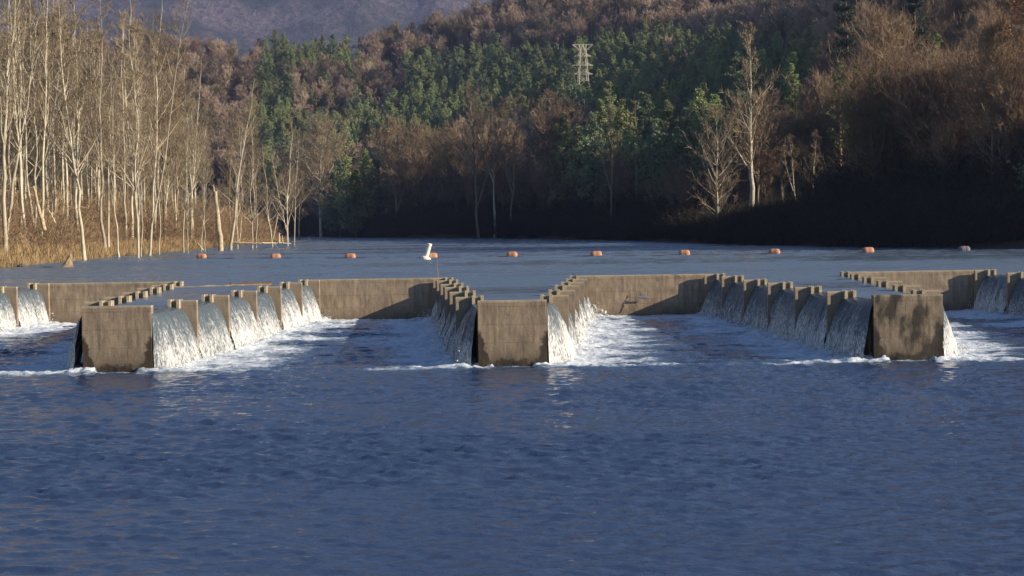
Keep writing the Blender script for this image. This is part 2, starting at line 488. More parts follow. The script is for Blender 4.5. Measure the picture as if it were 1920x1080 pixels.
# distant mountain
mx = np.linspace(-3600, 3600, 330); my = np.linspace(2600, 6200, 150)
MX, MY = np.meshgrid(mx, my, indexing='ij')
ridge = fbm(MX + 0.6 * MY, MY - 0.3 * MX, 21, 6, 1 / 1000.0, 0.52)
rg2 = 1 - np.abs(fbm(MX + 0.5 * MY, MY * 0.4, 33, 4, 1 / 560.0)) * 2
MZ = smooth(MY, 2600, 4800) * (960 + 300 * ridge + 150 * rg2) - smooth(MY, 5300, 6200) * 400 - 60
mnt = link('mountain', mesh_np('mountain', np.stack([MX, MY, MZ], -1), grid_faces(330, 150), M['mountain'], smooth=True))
tag(mnt, kind='structure')

# ------------------------------------------------------------------ water
def ocean(N, L, lo, hi, peak, slope, seed, spread=2.0, ang=math.pi / 2):
    """random sea: height and the two horizontal shifts that sharpen its crests"""
    rng = np.random.RandomState(seed)
    k = np.fft.fftfreq(N, L / N) * 2 * math.pi
    KX, KY = np.meshgrid(k, k, indexing='ij')
    K = np.hypot(KX, KY) + 1e-6
    lam = 2 * math.pi / K
    th = np.arctan2(KY, KX) - ang
    A = np.exp(-0.5 * (np.log(lam / peak) / 0.75) ** 2) * ((lam > lo) & (lam < hi)) / K ** 1.5
    A = A * (0.12 + np.abs(np.cos(th)) ** spread)
    Hk = A * (rng.randn(N, N) + 1j * rng.randn(N, N))
    h = np.real(np.fft.ifft2(Hk))
    dx = np.real(np.fft.ifft2(Hk * 1j * KX / K)); dy = np.real(np.fft.ifft2(Hk * 1j * KY / K))
    gxx = (np.roll(h, -1, 0) - h) / (L / N)
    gyy = (np.roll(h, -1, 1) - h) / (L / N)
    q = slope / math.sqrt((gxx ** 2 + gyy ** 2).mean())
    return h * q, dx * q, dy * q
def sample(h, L, X, Y):
    N = h.shape[0]
    x = X / L * N; y = Y / L * N
    xi = np.floor(x).astype(int); yi = np.floor(y).astype(int); fx = x - xi; fy = y - yi
    a = h[xi % N, yi % N]; b = h[(xi + 1) % N, yi % N]; c = h[xi % N, (yi + 1) % N]; d = h[(xi + 1) % N, (yi + 1) % N]
    return (a * (1 - fx) + b * fx) * (1 - fy) + (c * (1 - fx) + d * fx) * fy
OC, OCX, OCY = ocean(768, 46.0, 0.15, 3.0, 0.42, 0.265, 5, 3.0)
OC2, _a, _b = ocean(256, 40.0, 0.5, 8.0, 1.3, 0.11, 9)

# weir plan
P_, Y0, Y1, HWF, HWR = 13.28, 50.0, 73.5, 1.16, 3.32
TOP, CREST = 2.21, 1.84
def arm_x(k, s, Y):
    t = (Y - Y0) / (Y1 - Y0)
    return k * P_ + s * (HWF + (HWR - HWF) * t)
def foam_map(X, Y):
    F = np.zeros(X.shape); lift = np.zeros(X.shape)
    t = np.clip((Y - Y0) / (Y1 - Y0), 0, 1)
    n = fbm(X, Y, 41, 4, 0.45)
    n2 = fbm(X, Y * 2.2, 43, 5, 0.5)
    for k in range(-3, 3):
        xl = arm_x(k, 1, Y) + 0.55; xr = arm_x(k + 1, -1, Y) - 0.55
        dl = X - xl; dr = xr - X
        inp = (dl > -1.0) & (dr > -1.0) & (Y < Y1 + 0.2) & (Y > Y0 - 0.3)
        w = 3.2 + 1.6 * n + 1.6 * n2
        fl = smooth(w + 0.7 - dl, 0, 3.0); fr = smooth(w + 1.0 - dr, 0, 3.0)
        rear = smooth(Y, 66.5 + n, 71) * 0.8
        f = np.maximum(np.maximum(fl, fr), rear)
        g = np.exp(-np.clip(np.minimum(dl, dr), 0, 9) ** 2 / 0.5)
        lf = 0.08 * g
        F = np.where(inp, np.maximum(F, f), F); lift = np.where(inp, lf, lift)
        # breaking line along the front edge of the basin, and the spill beyond it
        m = np.minimum(np.abs(dl + 0.4), np.abs(dr + 0.4))
        a = smooth(6.0 + 1.5 * n - m, 0, 3.0)
        inx = (X > xl - 0.9) & (X < xr + 0.9)
        yc = Y0 - 0.45 + 0.35 * n + 0.12 * n2
        line = np.exp(-((Y - yc) / 0.42) ** 2) * a * (0.75 + 0.5 * n2)
        F = np.where(inx, np.maximum(F, line), F)
        lift = np.where(inx, np.maximum(lift, 0.05 * line), lift)
        tail = smooth(Y, Y0 - 2.4, Y0 - 0.4) * 0.25 * a * (Y < Y0)
        F = np.where(inx, np.maximum(F, tail), F)
    for k in range(-2, 3):
        m = (np.abs(X - k * P_) < HWF + 0.5)
        q = np.exp(-((Y - (Y0 - 0.25)) / 0.22) ** 2) * 0.7 * m
        F = np.maximum(F, q)
    return np.clip(F, 0, 1), lift
wx = axis([(-42, -28, 0.25), (-28, 28, 0.075), (28, 54, 0.25)]); wy = axis([(13, 18, 0.08), (18, 34, 0.06), (34, Y1 + 0.5, 0.11)])
WX, WY = np.meshgrid(wx, wy, indexing='ij')
FM, LIFT = foam_map(WX, WY)
base = 0.20 * smooth(WY, Y0 + 1, Y1 - 3)
turb = fbm(WX, WY * 1.5, 51, 5, 1.7, 0.7)
gust = 0.78 + 0.95 * smooth(fbm(WX * 0.6, WY * 1.4, 61, 5, 0.20, 0.6), -0.15, 0.5)
WZ = base + sample(OC, 46.0, WX, WY) * gust * (1 - 0.55 * FM) + FM * turb * 0.12 + LIFT * (1 + 1.3 * turb)
chop = 0.6 * gust * (1 - 0.7 * FM)
OXd = sample(OCX, 46.0, WX, WY) * chop; OYd = sample(OCY, 46.0, WX, WY) * chop
f = grid_faces(len(wx), len(wy))
Vd = np.stack([WX + OXd, WY + OYd, WZ], -1).reshape(-1, 3)
V2, F2 = boxes([(-60, 70, -60, 13.02, -1.2, -0.03)])
riv = link('river_water', mesh_np('river_water', Vd, f, M['river'], smooth=True, attrs={'foam': FM}))
tag(riv, kind='structure')
nr = link('near_water', mesh_np('near_water', np.array([[-60, -60, -.02], [70, -60, -.02], [70, 13.1, -.02], [-60, 13.1, -.02]]), np.array([[0, 1, 2, 3]]), M['river']))
tag(nr, kind='structure')

# reservoir: one sheet behind the weir plus a tongue into each upstream bay
def res_z(X, Y):
    return WL + sample(OC2, 40.0, X, Y) * smooth(Y, Y1 + 2, Y1 + 10) * (0.6 + 0.8 * smooth(Y, 80, 130)) + 0.35 * sample(OC2, 40.0, X * 1.7, Y * 1.7) * smooth(Y, Y0, Y0 + 3)
rx = axis([(-430, -60, 6), (-60, 60, 0.35), (60, 66, 3)])
ry = axis([(Y1 + 0.30, 100, 0.22), (100, 160, 0.35), (160, 300, 0.9), (300, 720, 4)])
RX, RY = np.meshgrid(rx, ry, indexing='ij')
parts = [(np.stack([RX, RY, res_z(RX, RY)], -1).reshape(-1, 3), grid_faces(len(rx), len(ry)))]
for k in range(-2, 3):
    yy = np.linspace(Y0 + 0.30, Y1 + 0.305, 130)
    uu = np.linspace(0, 1, 40)
    YY, UU = np.meshgrid(yy, uu, indexing='ij')
    xl = arm_x(k, -1, YY) + 0.42; xr = arm_x(k, 1, YY) - 0.42
    XX = xl + (xr - xl) * UU
    parts.append((np.stack([XX, YY, res_z(XX, YY)], -1).reshape(-1, 3), grid_faces(130, 40)[:, ::-1]))
Vr, Fr = join(parts)
res = link('reservoir_water', mesh_np('reservoir_water', Vr, Fr, M['pool'], smooth=True))
tag(res, kind='structure')

# ------------------------------------------------------------------ the weir
def rough_wall(x0, x1, yf, th, z0, z1, seed, amp=0.02, foot=0.06):
    """upright slab with a lightly eroded surface; origin at its centre bottom"""
    nx = max(4, int((x1 - x0) / 0.07)); nz = 34; ny = 4
    rs = []
    def sheet(A, nu, nv):
        rs.append((A.reshape(-1, 3), grid_faces(nu, nv)))
    xs = np.linspace(x0, x1, nx); zs = np.linspace(z0, z1, nz); ys = np.linspace(yf, yf + th, ny)
    def er(X, Z, s):
        return amp * fbm(X, Z, seed + s, 4, 2.2) + foot * np.exp(-np.maximum(Z, 0) / 0.12) * fbm(X, Z, seed + s + 3, 3, 3.0)
    A, B = np.meshgrid(xs, zs, indexing='ij'); e = er(A, B, 0) * smooth(np.minimum(A - x0, x1 - A), 0, 0.12)
    sheet(np.stack([A, yf - 0 * A + e, B], -1), nx, nz)
    sheet(np.stack([A, yf + th + 0 * A, B], -1), nx, nz)
    A, B = np.meshgrid(ys, zs, indexing='ij')
    for xx in (x0, x1): sheet(np.stack([xx + 0 * A, A, B], -1), ny, nz)
    A, B = np.meshgrid(xs, ys, indexing='ij')
    sheet(np.stack([A, B, z1 + 0.012 * fbm(A, B, seed + 9, 3, 2.0) * 0], -1), nx, ny)
    return join(rs)
weir = thing('concrete_weir', (0, Y0, 0), 'zigzag concrete labyrinth weir spanning the river with water falling between its fins', 'weir')
def wpart(name, V, F, mat, origin, parent=weir, smooth_=False):
    V = np.asarray(V, float) - np.asarray(origin, float)
    o = link(name, mesh_np(name, V, F, mat, smooth=smooth_), parent)
    base_ = np.asarray(origin, float) - np.array([0, Y0, 0]) if parent == weir else np.asarray(origin, float)
    o.location = base_
    return o
for k in range(-2, 3):
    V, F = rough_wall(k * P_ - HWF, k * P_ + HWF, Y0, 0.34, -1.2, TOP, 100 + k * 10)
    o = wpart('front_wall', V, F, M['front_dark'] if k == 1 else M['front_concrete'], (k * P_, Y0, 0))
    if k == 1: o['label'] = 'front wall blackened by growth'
for k in range(-2, 2):
    x0, x1 = k * P_ + HWR, (k + 1) * P_ - HWR
    V, F = rough_wall(x0 - 0.02, x1 + 0.02, Y1, 0.34, -1.2, TOP, 200 + k * 10, 0.025, 0.03)
    # small coping lip
    wpart('back_wall', V, F, M['concrete'], ((x0 + x1) / 2, Y1, 0))
T_FIN = [0.140, 0.312, 0.484, 0.656, 0.828, 0.985]
def name_pool(q):
    return {-2: 'leftmost', -1: 'left middle', 0: 'right middle', 1: 'rightmost'}[q]
ORD = ['first', 'second', 'third', 'fourth', 'fifth', 'sixth']
fin_mesh = {}
frng = np.random.RandomState(77)
for k in range(-2, 3):
    for s in (-1, 1):
        if (k == -2 and s == -1) or (k == 2 and s == 1): continue
        a = np.array([arm_x(k, s, Y0 + 0.33), Y0 + 0.33]); b = np.array([arm_x(k, s, Y1 + 0.02), Y1 + 0.02])
        dv = (b - a) / np.linalg.norm(b - a); nv = np.array([dv[1], -dv[0]]) * s   # outward, to the falling side
        # low wall under the falling sheets
        n = 60; zz = np.linspace(-1.2, CREST, 10)
        A = []
        for off in (0.0, -0.35):
            q = a[None] + (b - a)[None] * np.linspace(0, 1, n)[:, None] + nv * off
            A.append(np.stack([np.repeat(q[:, 0], 10), np.repeat(q[:, 1], 10), np.tile(zz, n)], -1))
        topv = np.stack([A[0].reshape(n, 10, 3)[:, -1], A[1].reshape(n, 10, 3)[:, -1]], 1).reshape(-1, 3)
        V, F = join([(A[0], grid_faces(n, 10)), (A[1], grid_faces(n, 10)), (topv, grid_faces(n, 2))])
        wpart('side_wall', V, F, M['concrete'], (a[0], a[1], 0))
        for i, t in enumerate(T_FIN):
            yc = Y0 + t * (Y1 - Y0); xc = arm_x(k, s, yc)
            # fin: full-height plate, its face toward the camera; two pale guide posts at its upstream end
            key = s
            if key not in fin_mesh:
                q = 1 if s > 0 else -1
                def bx(x0, x1, *r):
                    return (min(q * x0, q * x1), max(q * x0, q * x1), *r)
                Vf, Ff = boxes([bx(-0.42, 0.56, 0.0, 0.17, -1.2, TOP)])
                mf = mesh_np('divider_fin', Vf, Ff, M['concrete'])
                mp_ = []
                for px_ in (-0.44, -0.13):
                    Vp, Fp = boxes([bx(px_, px_ + 0.11, -0.17, -0.002, CREST - 0.25, TOP + 0.035), bx(px_, px_ + 0.11, 0.172, 0.30, CREST - 0.25, TOP + 0.035)])
                    mp_.append(mesh_np('guide_post', Vp, Fp, M['post']))
                fin_mesh[key] = (mf, mp_)
            mf, mp_ = fin_mesh[key]
            fo = link('divider_fin', mf, weir)
            fo.location = (xc + frng.uniform(-.015, .015), yc - Y0, frng.uniform(-0.02, 0.02))
            fo.rotation_euler = (0, 0, -s * 0.05)
            for m_ in mp_:
                link('guide_post', m_, fo)
        # falling sheets, one per bay
        ts = [0.0] + T_FIN
        q0 = k if s > 0 else k - 1
        for i in range(6):
            ya = Y0 + ts[i] * (Y1 - Y0) + (0.05 if i == 0 else 0.19); yb = Y0 + ts[i + 1] * (Y1 - Y0) - 0.01
            if yb - ya < 0.3: continue
            nu = max(20, int((yb - ya) / 0.05)); nvv = 46
            U = np.linspace(0, 1, nu)
            seed = 1000 + k * 100 + s * 20 + i
            tt = np.linspace(0, 1, nvv)
            off = np.where(tt < 0.25, -0.45 + tt / 0.25 * 0.40, 0)
            zb = np.where(tt < 0.25, WL - 0.002 - 0.05 * (tt / 0.25) ** 2, 0)
            tau = np.clip((tt - 0.25) / 0.75, 0, 1) * 0.655
            off = np.where(tt >= 0.25, -0.05 + 1.30 * tau, off)
            zb = np.where(tt >= 0.25, WL - 0.052 - 0.35 * tau - 4.55 * tau ** 2, zb)
            down = np.clip(tau / 0.655, 0, 1)
            UU, TT = np.meshgrid(U, np.arange(nvv), indexing='ij')
            OFF = off[TT]; ZB = zb[TT]; DN = down[TT]
            YC = ya + (yb - ya) * UU
            rn = fbm(UU * (yb - ya) * 3.0, DN * 1.2, seed, 4, 1.0)
            rn2 = fbm(UU * (yb - ya) * 6.0, DN * 5, seed + 7, 4, 1.2, 0.7)
            OFF = OFF + DN * (0.26 * rn + 0.16 * rn2 * DN)
            edge = np.minimum(UU, 1 - UU) * (yb - ya)
            if i == 0:
                cling = (0.85 if s > 0 else 0.5) * np.exp(-(UU * (yb - ya) / (0.5 if s > 0 else 0.3)) ** 1.3)
                OFF = np.where(OFF > 0, OFF * (1 - cling), OFF)
            OFF = OFF - 0.07 * DN * np.exp(-edge / 0.12)
            XC = arm_x(k, s, YC)
            V = np.stack([XC + nv[0] * OFF, YC + nv[1] * OFF, ZB + 0.0 * rn + 0.10 * (YC > 60) * 0], -1)
            arc = np.concatenate([[0], np.cumsum(np.hypot(np.diff(off), np.diff(zb)))])
            uvs = np.stack([UU * (yb - ya) + seed * 3.1, arc[TT] - 0.42], -1).reshape(-1, 2)
            org = np.array([arm_x(k, s, (ya + yb) / 2), (ya + yb) / 2, 0.0])
            me = mesh_np('water_cascade', V.reshape(-1, 3) - org, grid_faces(nu, nvv), M['cascade'], smooth=True, uv=uvs)
            o = link('water_cascade', me, None, org)
            # spray thrown up where the sheet lands
            rs_ = np.random.RandomState(seed)
            ns_ = int(260 * (yb - ya) / 3.2) + 40
            us = rs_.rand(ns_); yc_ = ya + (yb - ya) * us; of_ = 0.85 + rs_.randn(ns_) * 0.22
            if i == 0: of_ = np.where(us * (yb - ya) < .5, of_ - .4, of_)
            hz_ = np.abs(rs_.randn(ns_)) * 0.26 + 0.02 + 0.2 * (yc_ - Y0) / 23
            c_ = np.stack([arm_x(k, s, yc_) + nv[0] * of_, yc_ + nv[1] * of_, hz_], -1)
            sz_ = rs_.uniform(.02, .065, ns_)
            Vs_, Fs_ = diamonds(c_ - org, rs_.randn(ns_, 3), sz_, sz_ * .7, rs_)
            tag(link('spray', mesh_np('spray', Vs_, Fs_, M['spray']), o), kind='stuff')
            lit = 'sunlit' if s > 0 else 'shaded'
            side = 'left' if s > 0 else 'right'
            tag(o, f'{lit} cascade in the {ORD[i]} bay from the front, {side} side of the {name_pool(q0)} pool', 'cascade', 'sheets of water falling between the weir fins')

# ------------------------------------------------------------------ tree generators
def paths(start, dirn, length, n, rng, up=0.25, jit=0.12):
    C = len(start)
    P = np.zeros((C, n, 3)); P[:, 0] = start
    d = unit(dirn)
    step = (length / (n - 1))[:, None]
    for i in range(1, n):
        d = unit(d + np.array([0, 0, up / n]) + rng.randn(C, 3) * jit)
        P[:, i] = P[:, i - 1] + d * step
    return P
def along(P, R, s):
    C, n, _ = P.shape
    x = np.clip(s, 0, 0.999) * (n - 1); i = x.astype(int); f_ = (x - i)[:, None]
    ar = np.arange(C)
    p = P[ar, i] * (1 - f_) + P[ar, i + 1] * f_
    d = unit(P[ar, i + 1] - P[ar, i])
    r = R[ar, i] * (1 - f_[:, 0]) + R[ar, i + 1] * f_[:, 0]
    return p, d, r
def bare_tree(seed, H, r0, cb=0.3, nl=16, ll=0.30, el=50, nb=6, nt=7, tw=0.018, lean=(0, 0), wob=0.02, fork=0, twl=1.0, bend=0.0, top_keep=1.0, limb_prof=0):
    rng = np.random.RandomState(seed)
    n = 16
    t = np.linspace(0, 1, n)
    T = np.zeros((1, n, 3))
    wx_ = np.cumsum(rng.randn(n) * wob * H / n * 2); wy_ = np.cumsum(rng.randn(n) * wob * H / n * 2)
    T[0, :, 0] = lean[0] * (t + bend * t * (1 - t) * 2) + wx_ - wx_[0]; T[0, :, 1] = lean[1] * t + wy_ - wy_[0]; T[0, :, 2] = t * H
    TR = (r0 * (1 - 0.93 * t ** 0.9) + 0.35 * r0 * np.exp(-t * 25))[None]
    tr = [tubes(T, TR, 8)]
    stems = [(T, TR)]
    for q in range(fork):
        s0 = rng.uniform(0.12, 0.4)
        p, d, r = along(T, TR, np.array([s0]))
        az = rng.uniform(0, 6.28); dd_ = np.array([[math.cos(az) * 0.42, math.sin(az) * 0.42, 1.0]])
        Pf = paths(p, dd_, np.array([H * (1 - s0) * rng.uniform(0.75, 0.95)]), n, rng, 0.5, 0.03)
        Rf = (r[0] * 0.78 * (1 - 0.93 * t))[None]
        tr.append(tubes(Pf, Rf, 7)); stems.append((Pf, Rf))
    tw_ = []
    for si, (SP, SR) in enumerate(stems):
        m = nl if si == 0 else int(nl * 0.7)
        s = np.sort(rng.uniform(cb if si == 0 else 0.2, 0.97, m))
        p, d, r = along(np.repeat(SP, m, 0), np.repeat(SR, m, 0), s)
        az = np.arange(m) * 2.4 + rng.uniform(0, 6) + rng.randn(m) * 0.4
        e = np.radians(el + rng.randn(m) * 9 + 12 * s)
        dr_ = np.stack([np.cos(az) * np.cos(e), np.sin(az) * np.cos(e), np.sin(e)], -1)
        prof = (1.12 - s) if limb_prof == 0 else np.sin(np.clip((s - cb) / (1 - cb), 0, 1) * 2.6 + 0.45)
        L = ll * H * prof * rng.uniform(0.6, 1.15, m) + 0.3
        LP = paths(p, dr_, L, 7, rng, 0.35, 0.10)
        tl = np.linspace(0, 1, 7)[None]
        LR = (np.minimum(r * 0.55, 0.012 * L + 0.015))[:, None] * (1 - 0.82 * tl)
        tr.append(tubes(LP, LR, 5))
        if nb:
            mb = m * nb
            LPr = np.repeat(LP, nb, 0); LRr = np.repeat(LR, nb, 0); Lr = np.repeat(L, nb)
            sb = rng.uniform(0.2, 1.0, mb)
            p, d, r = along(LPr, LRr, sb)
            d2 = unit(d + rng.randn(mb, 3) * 0.55 + np.array([0, 0, 0.25]))
            Lb = Lr * rng.uniform(0.22, 0.5, mb) * (1.25 - 0.6 * sb) + 0.25
            BP = paths(p, d2, Lb, 4, rng, 0.3, 0.14)
            BR = np.maximum(np.minimum(r * 0.7, 0.05), tw)[:, None] * (1 - 0.6 * np.linspace(0, 1, 4)[None])
            tw_.append(tubes(BP, BR, 3))
            if nt:
                mt = mb * nt
                BPr = np.repeat(BP, nt, 0); BRr = np.repeat(BR, nt, 0); Lbr = np.repeat(Lb, nt)
                st_ = rng.uniform(0.15, 1.0, mt)
                p, d, r = along(BPr, BRr, st_)
                d3 = unit(d + rng.randn(mt, 3) * 0.6 + np.array([0, 0, 0.3]))
                Lt = (Lbr * rng.uniform(0.25, 0.6, mt) + 0.12) * twl
                TP = paths(p, d3, Lt, 3, rng, 0.2, 0.15)
                TRr = np.full((mt, 3), tw) * np.array([[1, 0.8, 0.45]])
                tw_.append(tubes(TP, TRr, 3))
    return join(tr), (join(tw_) if tw_ else None)

def pine(seed, H, spread=0.24, cb=0.15, nbr=90, ntuft=9, nn=10, size=0.42, droop=0.0, layer=0.5, gappy=0.3):
    rng = np.random.RandomState(seed)
    n = 10; t = np.linspace(0, 1, n)
    T = np.zeros((1, n, 3)); T[0, :, 2] = t * H
    T[0, :, 0] = np.cumsum(rng.randn(n)) * 0.005 * H
    TR = (0.018 * H * (1 - 0.9 * t))[None]
    s = cb + (1 - cb) * np.sort(rng.rand(nbr)) ** 0.9
    wh = np.round(s * 16) / 16
    s = np.clip(s * (1 - layer) + wh * layer, cb, 0.985)
    p, d, r = along(np.repeat(T, nbr, 0), np.repeat(TR, nbr, 0), s)
    az = rng.rand(nbr) * 6.283
    e = np.radians(5 + 40 * s + rng.randn(nbr) * 8 - droop * 30)
    dr_ = np.stack([np.cos(az) * np.cos(e), np.sin(az) * np.cos(e), np.sin(e)], -1)
    u = (s - cb) / (1 - cb)
    prof = np.clip(np.minimum((1 - u) ** .75 * 1.1 + 0.06, 0.55 + u * 1.6), 0.06, 1)
    lob = 0.75 + gappy * np.sin(az * 2 + seed) * np.cos(s * 19 + seed)
    L = spread * H * prof * lob * rng.uniform(0.65, 1.15, nbr)
    BP = paths(p, dr_, L, 5, rng, 0.35, 0.06)
    BR = np.maximum(0.010 * L, 0.012)[:, None] * (1 - 0.7 * np.linspace(0, 1, 5)[None])
    trunk = join([tubes(T, TR, 7), tubes(BP, BR, 3)])
    m = nbr * ntuft
    sb = rng.uniform(0.25, 1.0, m)
    p, d, r = along(np.repeat(BP, ntuft, 0), np.repeat(BR, ntuft, 0), sb)
    p = p + rng.randn(m, 3) * np.array([0.22, 0.22, 0.13]) * (np.repeat(L, ntuft) * 0.45 + 0.1)[:, None]
    pr = np.repeat(p, nn, 0); dr2 = np.repeat(d, nn, 0) * 0.5 + rng.randn(m * nn, 3) * 0.7 + np.array([0, 0, 0.35])
    sz = size * rng.uniform(0.6, 1.3, m * nn)
    crown = diamonds(pr, dr2, sz, sz * 0.26, rng)
    return trunk, crown

def make_tree(name, label, cat, group, loc, geo, tm, cm, rz=0, crown_name='crown'):
    (tg, cg) = geo
    e = thing(name, loc, label, cat, group, rz)
    link('trunk', mesh_np('trunk', *tg, tm, smooth=True), e)
    if cg is not None: link(crown_name, mesh_np(crown_name, *cg, cm), e)
    return e
def gz(x, y): return float(terrain(np.array([x]), np.array([y]))[0])

# ---------- trees of the left bank, named one by one: (base px, top px x, top px y, distance, kind, label)
def place(bx, Y):
    """ground point under image column bx (taken near the waterline) at distance Y"""
    p = at_y(bx, 455, Y); return p[0], Y, gz(p[0], Y) - 0.1
def height_to(tx, ty, Y, z0):
    p = at_y(tx, ty, Y); return p[0], p[2] - z0
LEFT = [
    (8, 30, -120, 124, 'pale trunk leaning right at the left edge of the picture with a forked crown', dict(r0=.24, nl=16, fork=1, cb=.35)),
    (12, 88, -60, 130, 'tall grey trunk bending right just inside the left edge of the picture', dict(r0=.20, nl=15, cb=.4, bend=-.3)),
    (158, 112, -20, 143, 'white-barked tree leaning left from the water edge beside the stump', dict(r0=.20, nl=16, cb=.42, bend=.2)),
    (60, 58, -90, 150, 'slim grey tree standing back from the reeds on the left bank', dict(r0=.15, nl=16, cb=.3)),
    (99, 84, -30, 165, 'thin upright tree behind the leaning broken limb on the left bank', dict(r0=.14, nl=14, cb=.35)),
    (197, 173, -40, 160, 'pale tall trunk leftmost of the dense cluster on the left bank', dict(r0=.20, nl=18, cb=.38, bend=.15)),
    (205, 203, 120, 163, 'short bright trunk with a crooked fork beside a taller pale trunk', dict(r0=.15, nl=12, cb=.45)),
    (224, 215, 150, 158, 'slender trunk curving at its foot in the middle of the bank cluster', dict(r0=.13, nl=14, cb=.4)),
    (254, 252, -50, 150, 'tallest straight white trunk standing on the grassy point', dict(r0=.17, nl=18, cb=.36)),
    (262, 263, 190, 160, 'thin companion trunk right behind the tall white one', dict(r0=.10, nl=12, cb=.4)),
    (277, 298, -60, 165, 'tall pale trunk leaning slightly right with a steep forked top', dict(r0=.17, nl=18, cb=.4, fork=1)),
    (300, 302, 180, 170, 'thin straight pole-like tree right of the forked tall one', dict(r0=.09, nl=10, cb=.45)),
    (345, 355, 180, 185, 'slim tree with long side branches reaching right over the bank', dict(r0=.13, nl=18, cb=.45, ll=.42)),
    (352, 350, 330, 178, 'short crooked bright trunk standing before darker brush', dict(r0=.10, nl=9, cb=.5)),
    (372, 390, 300, 190, 'thin pair-like stem leaning right near the end of the grass', dict(r0=.10, nl=10, cb=.45)),
    (384, 380, 260, 192, 'slim white stem left of the broken snag', dict(r0=.11, nl=10, cb=.5)),
    (427, 478, 150, 205, 'thick pale trunk leaning strongly right over the water edge', dict(r0=.28, nl=20, cb=.45, bend=-.15)),
    (447, 438, 250, 212, 'slim tree right behind the thick leaning trunk', dict(r0=.12, nl=14, cb=.4)),
    (470, 484, 190, 215, 'straight bright trunk right of the leaning one on the point', dict(r0=.15, nl=16, cb=.4)),
    (478, 480, 260, 222, 'thin trunk close behind a straight bright one on the point', dict(r0=.12, nl=12, cb=.5)),
    (512, 490, 270, 235, 'trunk leaning left above the driftwood on the point', dict(r0=.14, nl=12, cb=.45)),
    (534, 552, 220, 245, 'pale forked tree second from the tip of the wooded point', dict(r0=.20, nl=14, cb=.4, fork=1)),
    (550, 562, 235, 250, 'last slim tree at the tip of the wooded point', dict(r0=.14, nl=12, cb=.45)),
]
for i, (bx_, tx, ty, Y, lab, kw) in enumerate(LEFT):
    x, y, z = place(bx_, Y)
    X1_, H = height_to(tx, ty, Y, z)
    kw = dict(dict(ll=.27, el=50, nb=5, nt=7, tw=.016, twl=1.1), **kw); kw['cb'] = kw['cb'] - .12; kw['nl'] += 3; kw['r0'] *= .88
    geo = bare_tree(300 + i, H, lean=(X1_ - x, 0), wob=0.035, **kw)
    make_tree('bare_tree', lab, 'tree', 'bare trees of the left bank', (x, y, z), geo, M['pale_bark'], M['pale_twig'])

# broken snag
x, y, z = place(417, 196)
geo = bare_tree(901, 11.6, .42, nl=3, cb=.4, ll=.08, nb=0, nt=0, lean=(-.9, 0), wob=.04)
Vs, Fs = geo[0]
Vs = Vs.copy(); top = Vs[:, 2] > 7
sn = thing('broken_snag', (x, y, z), 'thick pale dead snag with a broken top at the water edge', 'tree', 'bare trees of the left bank')
n_ = 12; tt_ = np.linspace(0, 1, n_)
rg = np.random.RandomState(5)
Tn = np.stack([-0.75 * tt_ + rg.randn(n_) * .05, rg.randn(n_) * .05, 10.8 * tt_], -1)[None]
link('trunk', mesh_np('trunk', *join([tubes(Tn, (.40 * (1 - .45 * tt_) + .05 * rg.rand(n_))[None], 9),
     tubes(Tn[:, -2:] + np.array([[[0, 0, 0], [-.25, 0, .9]]]), np.array([[.2, .03]]), 5)]), M['driftwood'], smooth=True), sn)
Bn = paths(np.array([[-.5, 0, 7.5], [-.3, 0, 4.5]]), np.array([[.6, 0, .9], [-.7, 0, .7]]), np.array([1.4, 1.0]), 4, rg, .3, .1)
link('limb', mesh_np('limb', *tubes(Bn, np.full((2, 4), .06), 5), M['driftwood']), sn)

def arrays_for(pool, lab, cat, group, name, tm, cm):
    out = []
    for i, g in enumerate(pool):
        out.append((mesh_np('trunk', *g[0], tm, smooth=True), mesh_np('crown', *g[1], cm)))
    return out
def plant_copy(tpl, name, loc, rz, sc_, label, cat, group):
    e = thing(name, loc, label, cat, group, rz)
    e.scale = (sc_, sc_, sc_)
    link('trunk', tpl[0], e); link('crown', tpl[1], e)
    return e
# templates
rnd = random.Random(11)
slim = [bare_tree(40 + i, 22, .15, cb=.24, nl=20, ll=.24, el=55, nb=6, nt=7, tw=.018, wob=.03, fork=i % 2, twl=1.1) for i in range(5)]
poles = [bare_tree(50 + i, 22, .13, cb=.42, nl=11, ll=.18, el=58, nb=4, nt=5, tw=.016, wob=.03, lean=(rnd.uniform(-1.5, 1.5), 0)) for i in range(5)]
poles_t = arrays_for(poles, '', '', '', '', M['pale_bark'], M['pale_twig'])
slim_t = arrays_for(slim, '', '', '', '', M['pale_bark'], M['pale_twig'])
slim_tan = arrays_for(slim, '', '', '', '', M['tan_bark'], M['tan_twig'])
broad = [bare_tree(60 + i, 20, .24, cb=.25, nl=20, ll=.36, el=42, nb=8, nt=9, tw=.022, wob=.03, fork=1 + i % 2, twl=1.1, limb_prof=1) for i in range(5)]
broad_tan = arrays_for(broad, '', '', '', '', M['dark_bark'], M['tan_twig'])  # dark bark on the broad bank trees carries their shade in the colour
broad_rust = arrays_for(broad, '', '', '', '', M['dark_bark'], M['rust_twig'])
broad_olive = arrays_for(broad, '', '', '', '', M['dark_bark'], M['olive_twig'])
pines = [pine(80 + i, 16, spread=[.36, .42, .33, .39][i], cb=.10, nbr=84, ntuft=10, nn=18, size=.42, layer=.35, gappy=.45) for i in range(4)]
pine_t = arrays_for(pines, '', '', '', '', M['dark_bark'], M['needles'])
pine_b = arrays_for(pines, '', '', '', '', M['dark_bark'], M['blue_needles'])

cnt = 0
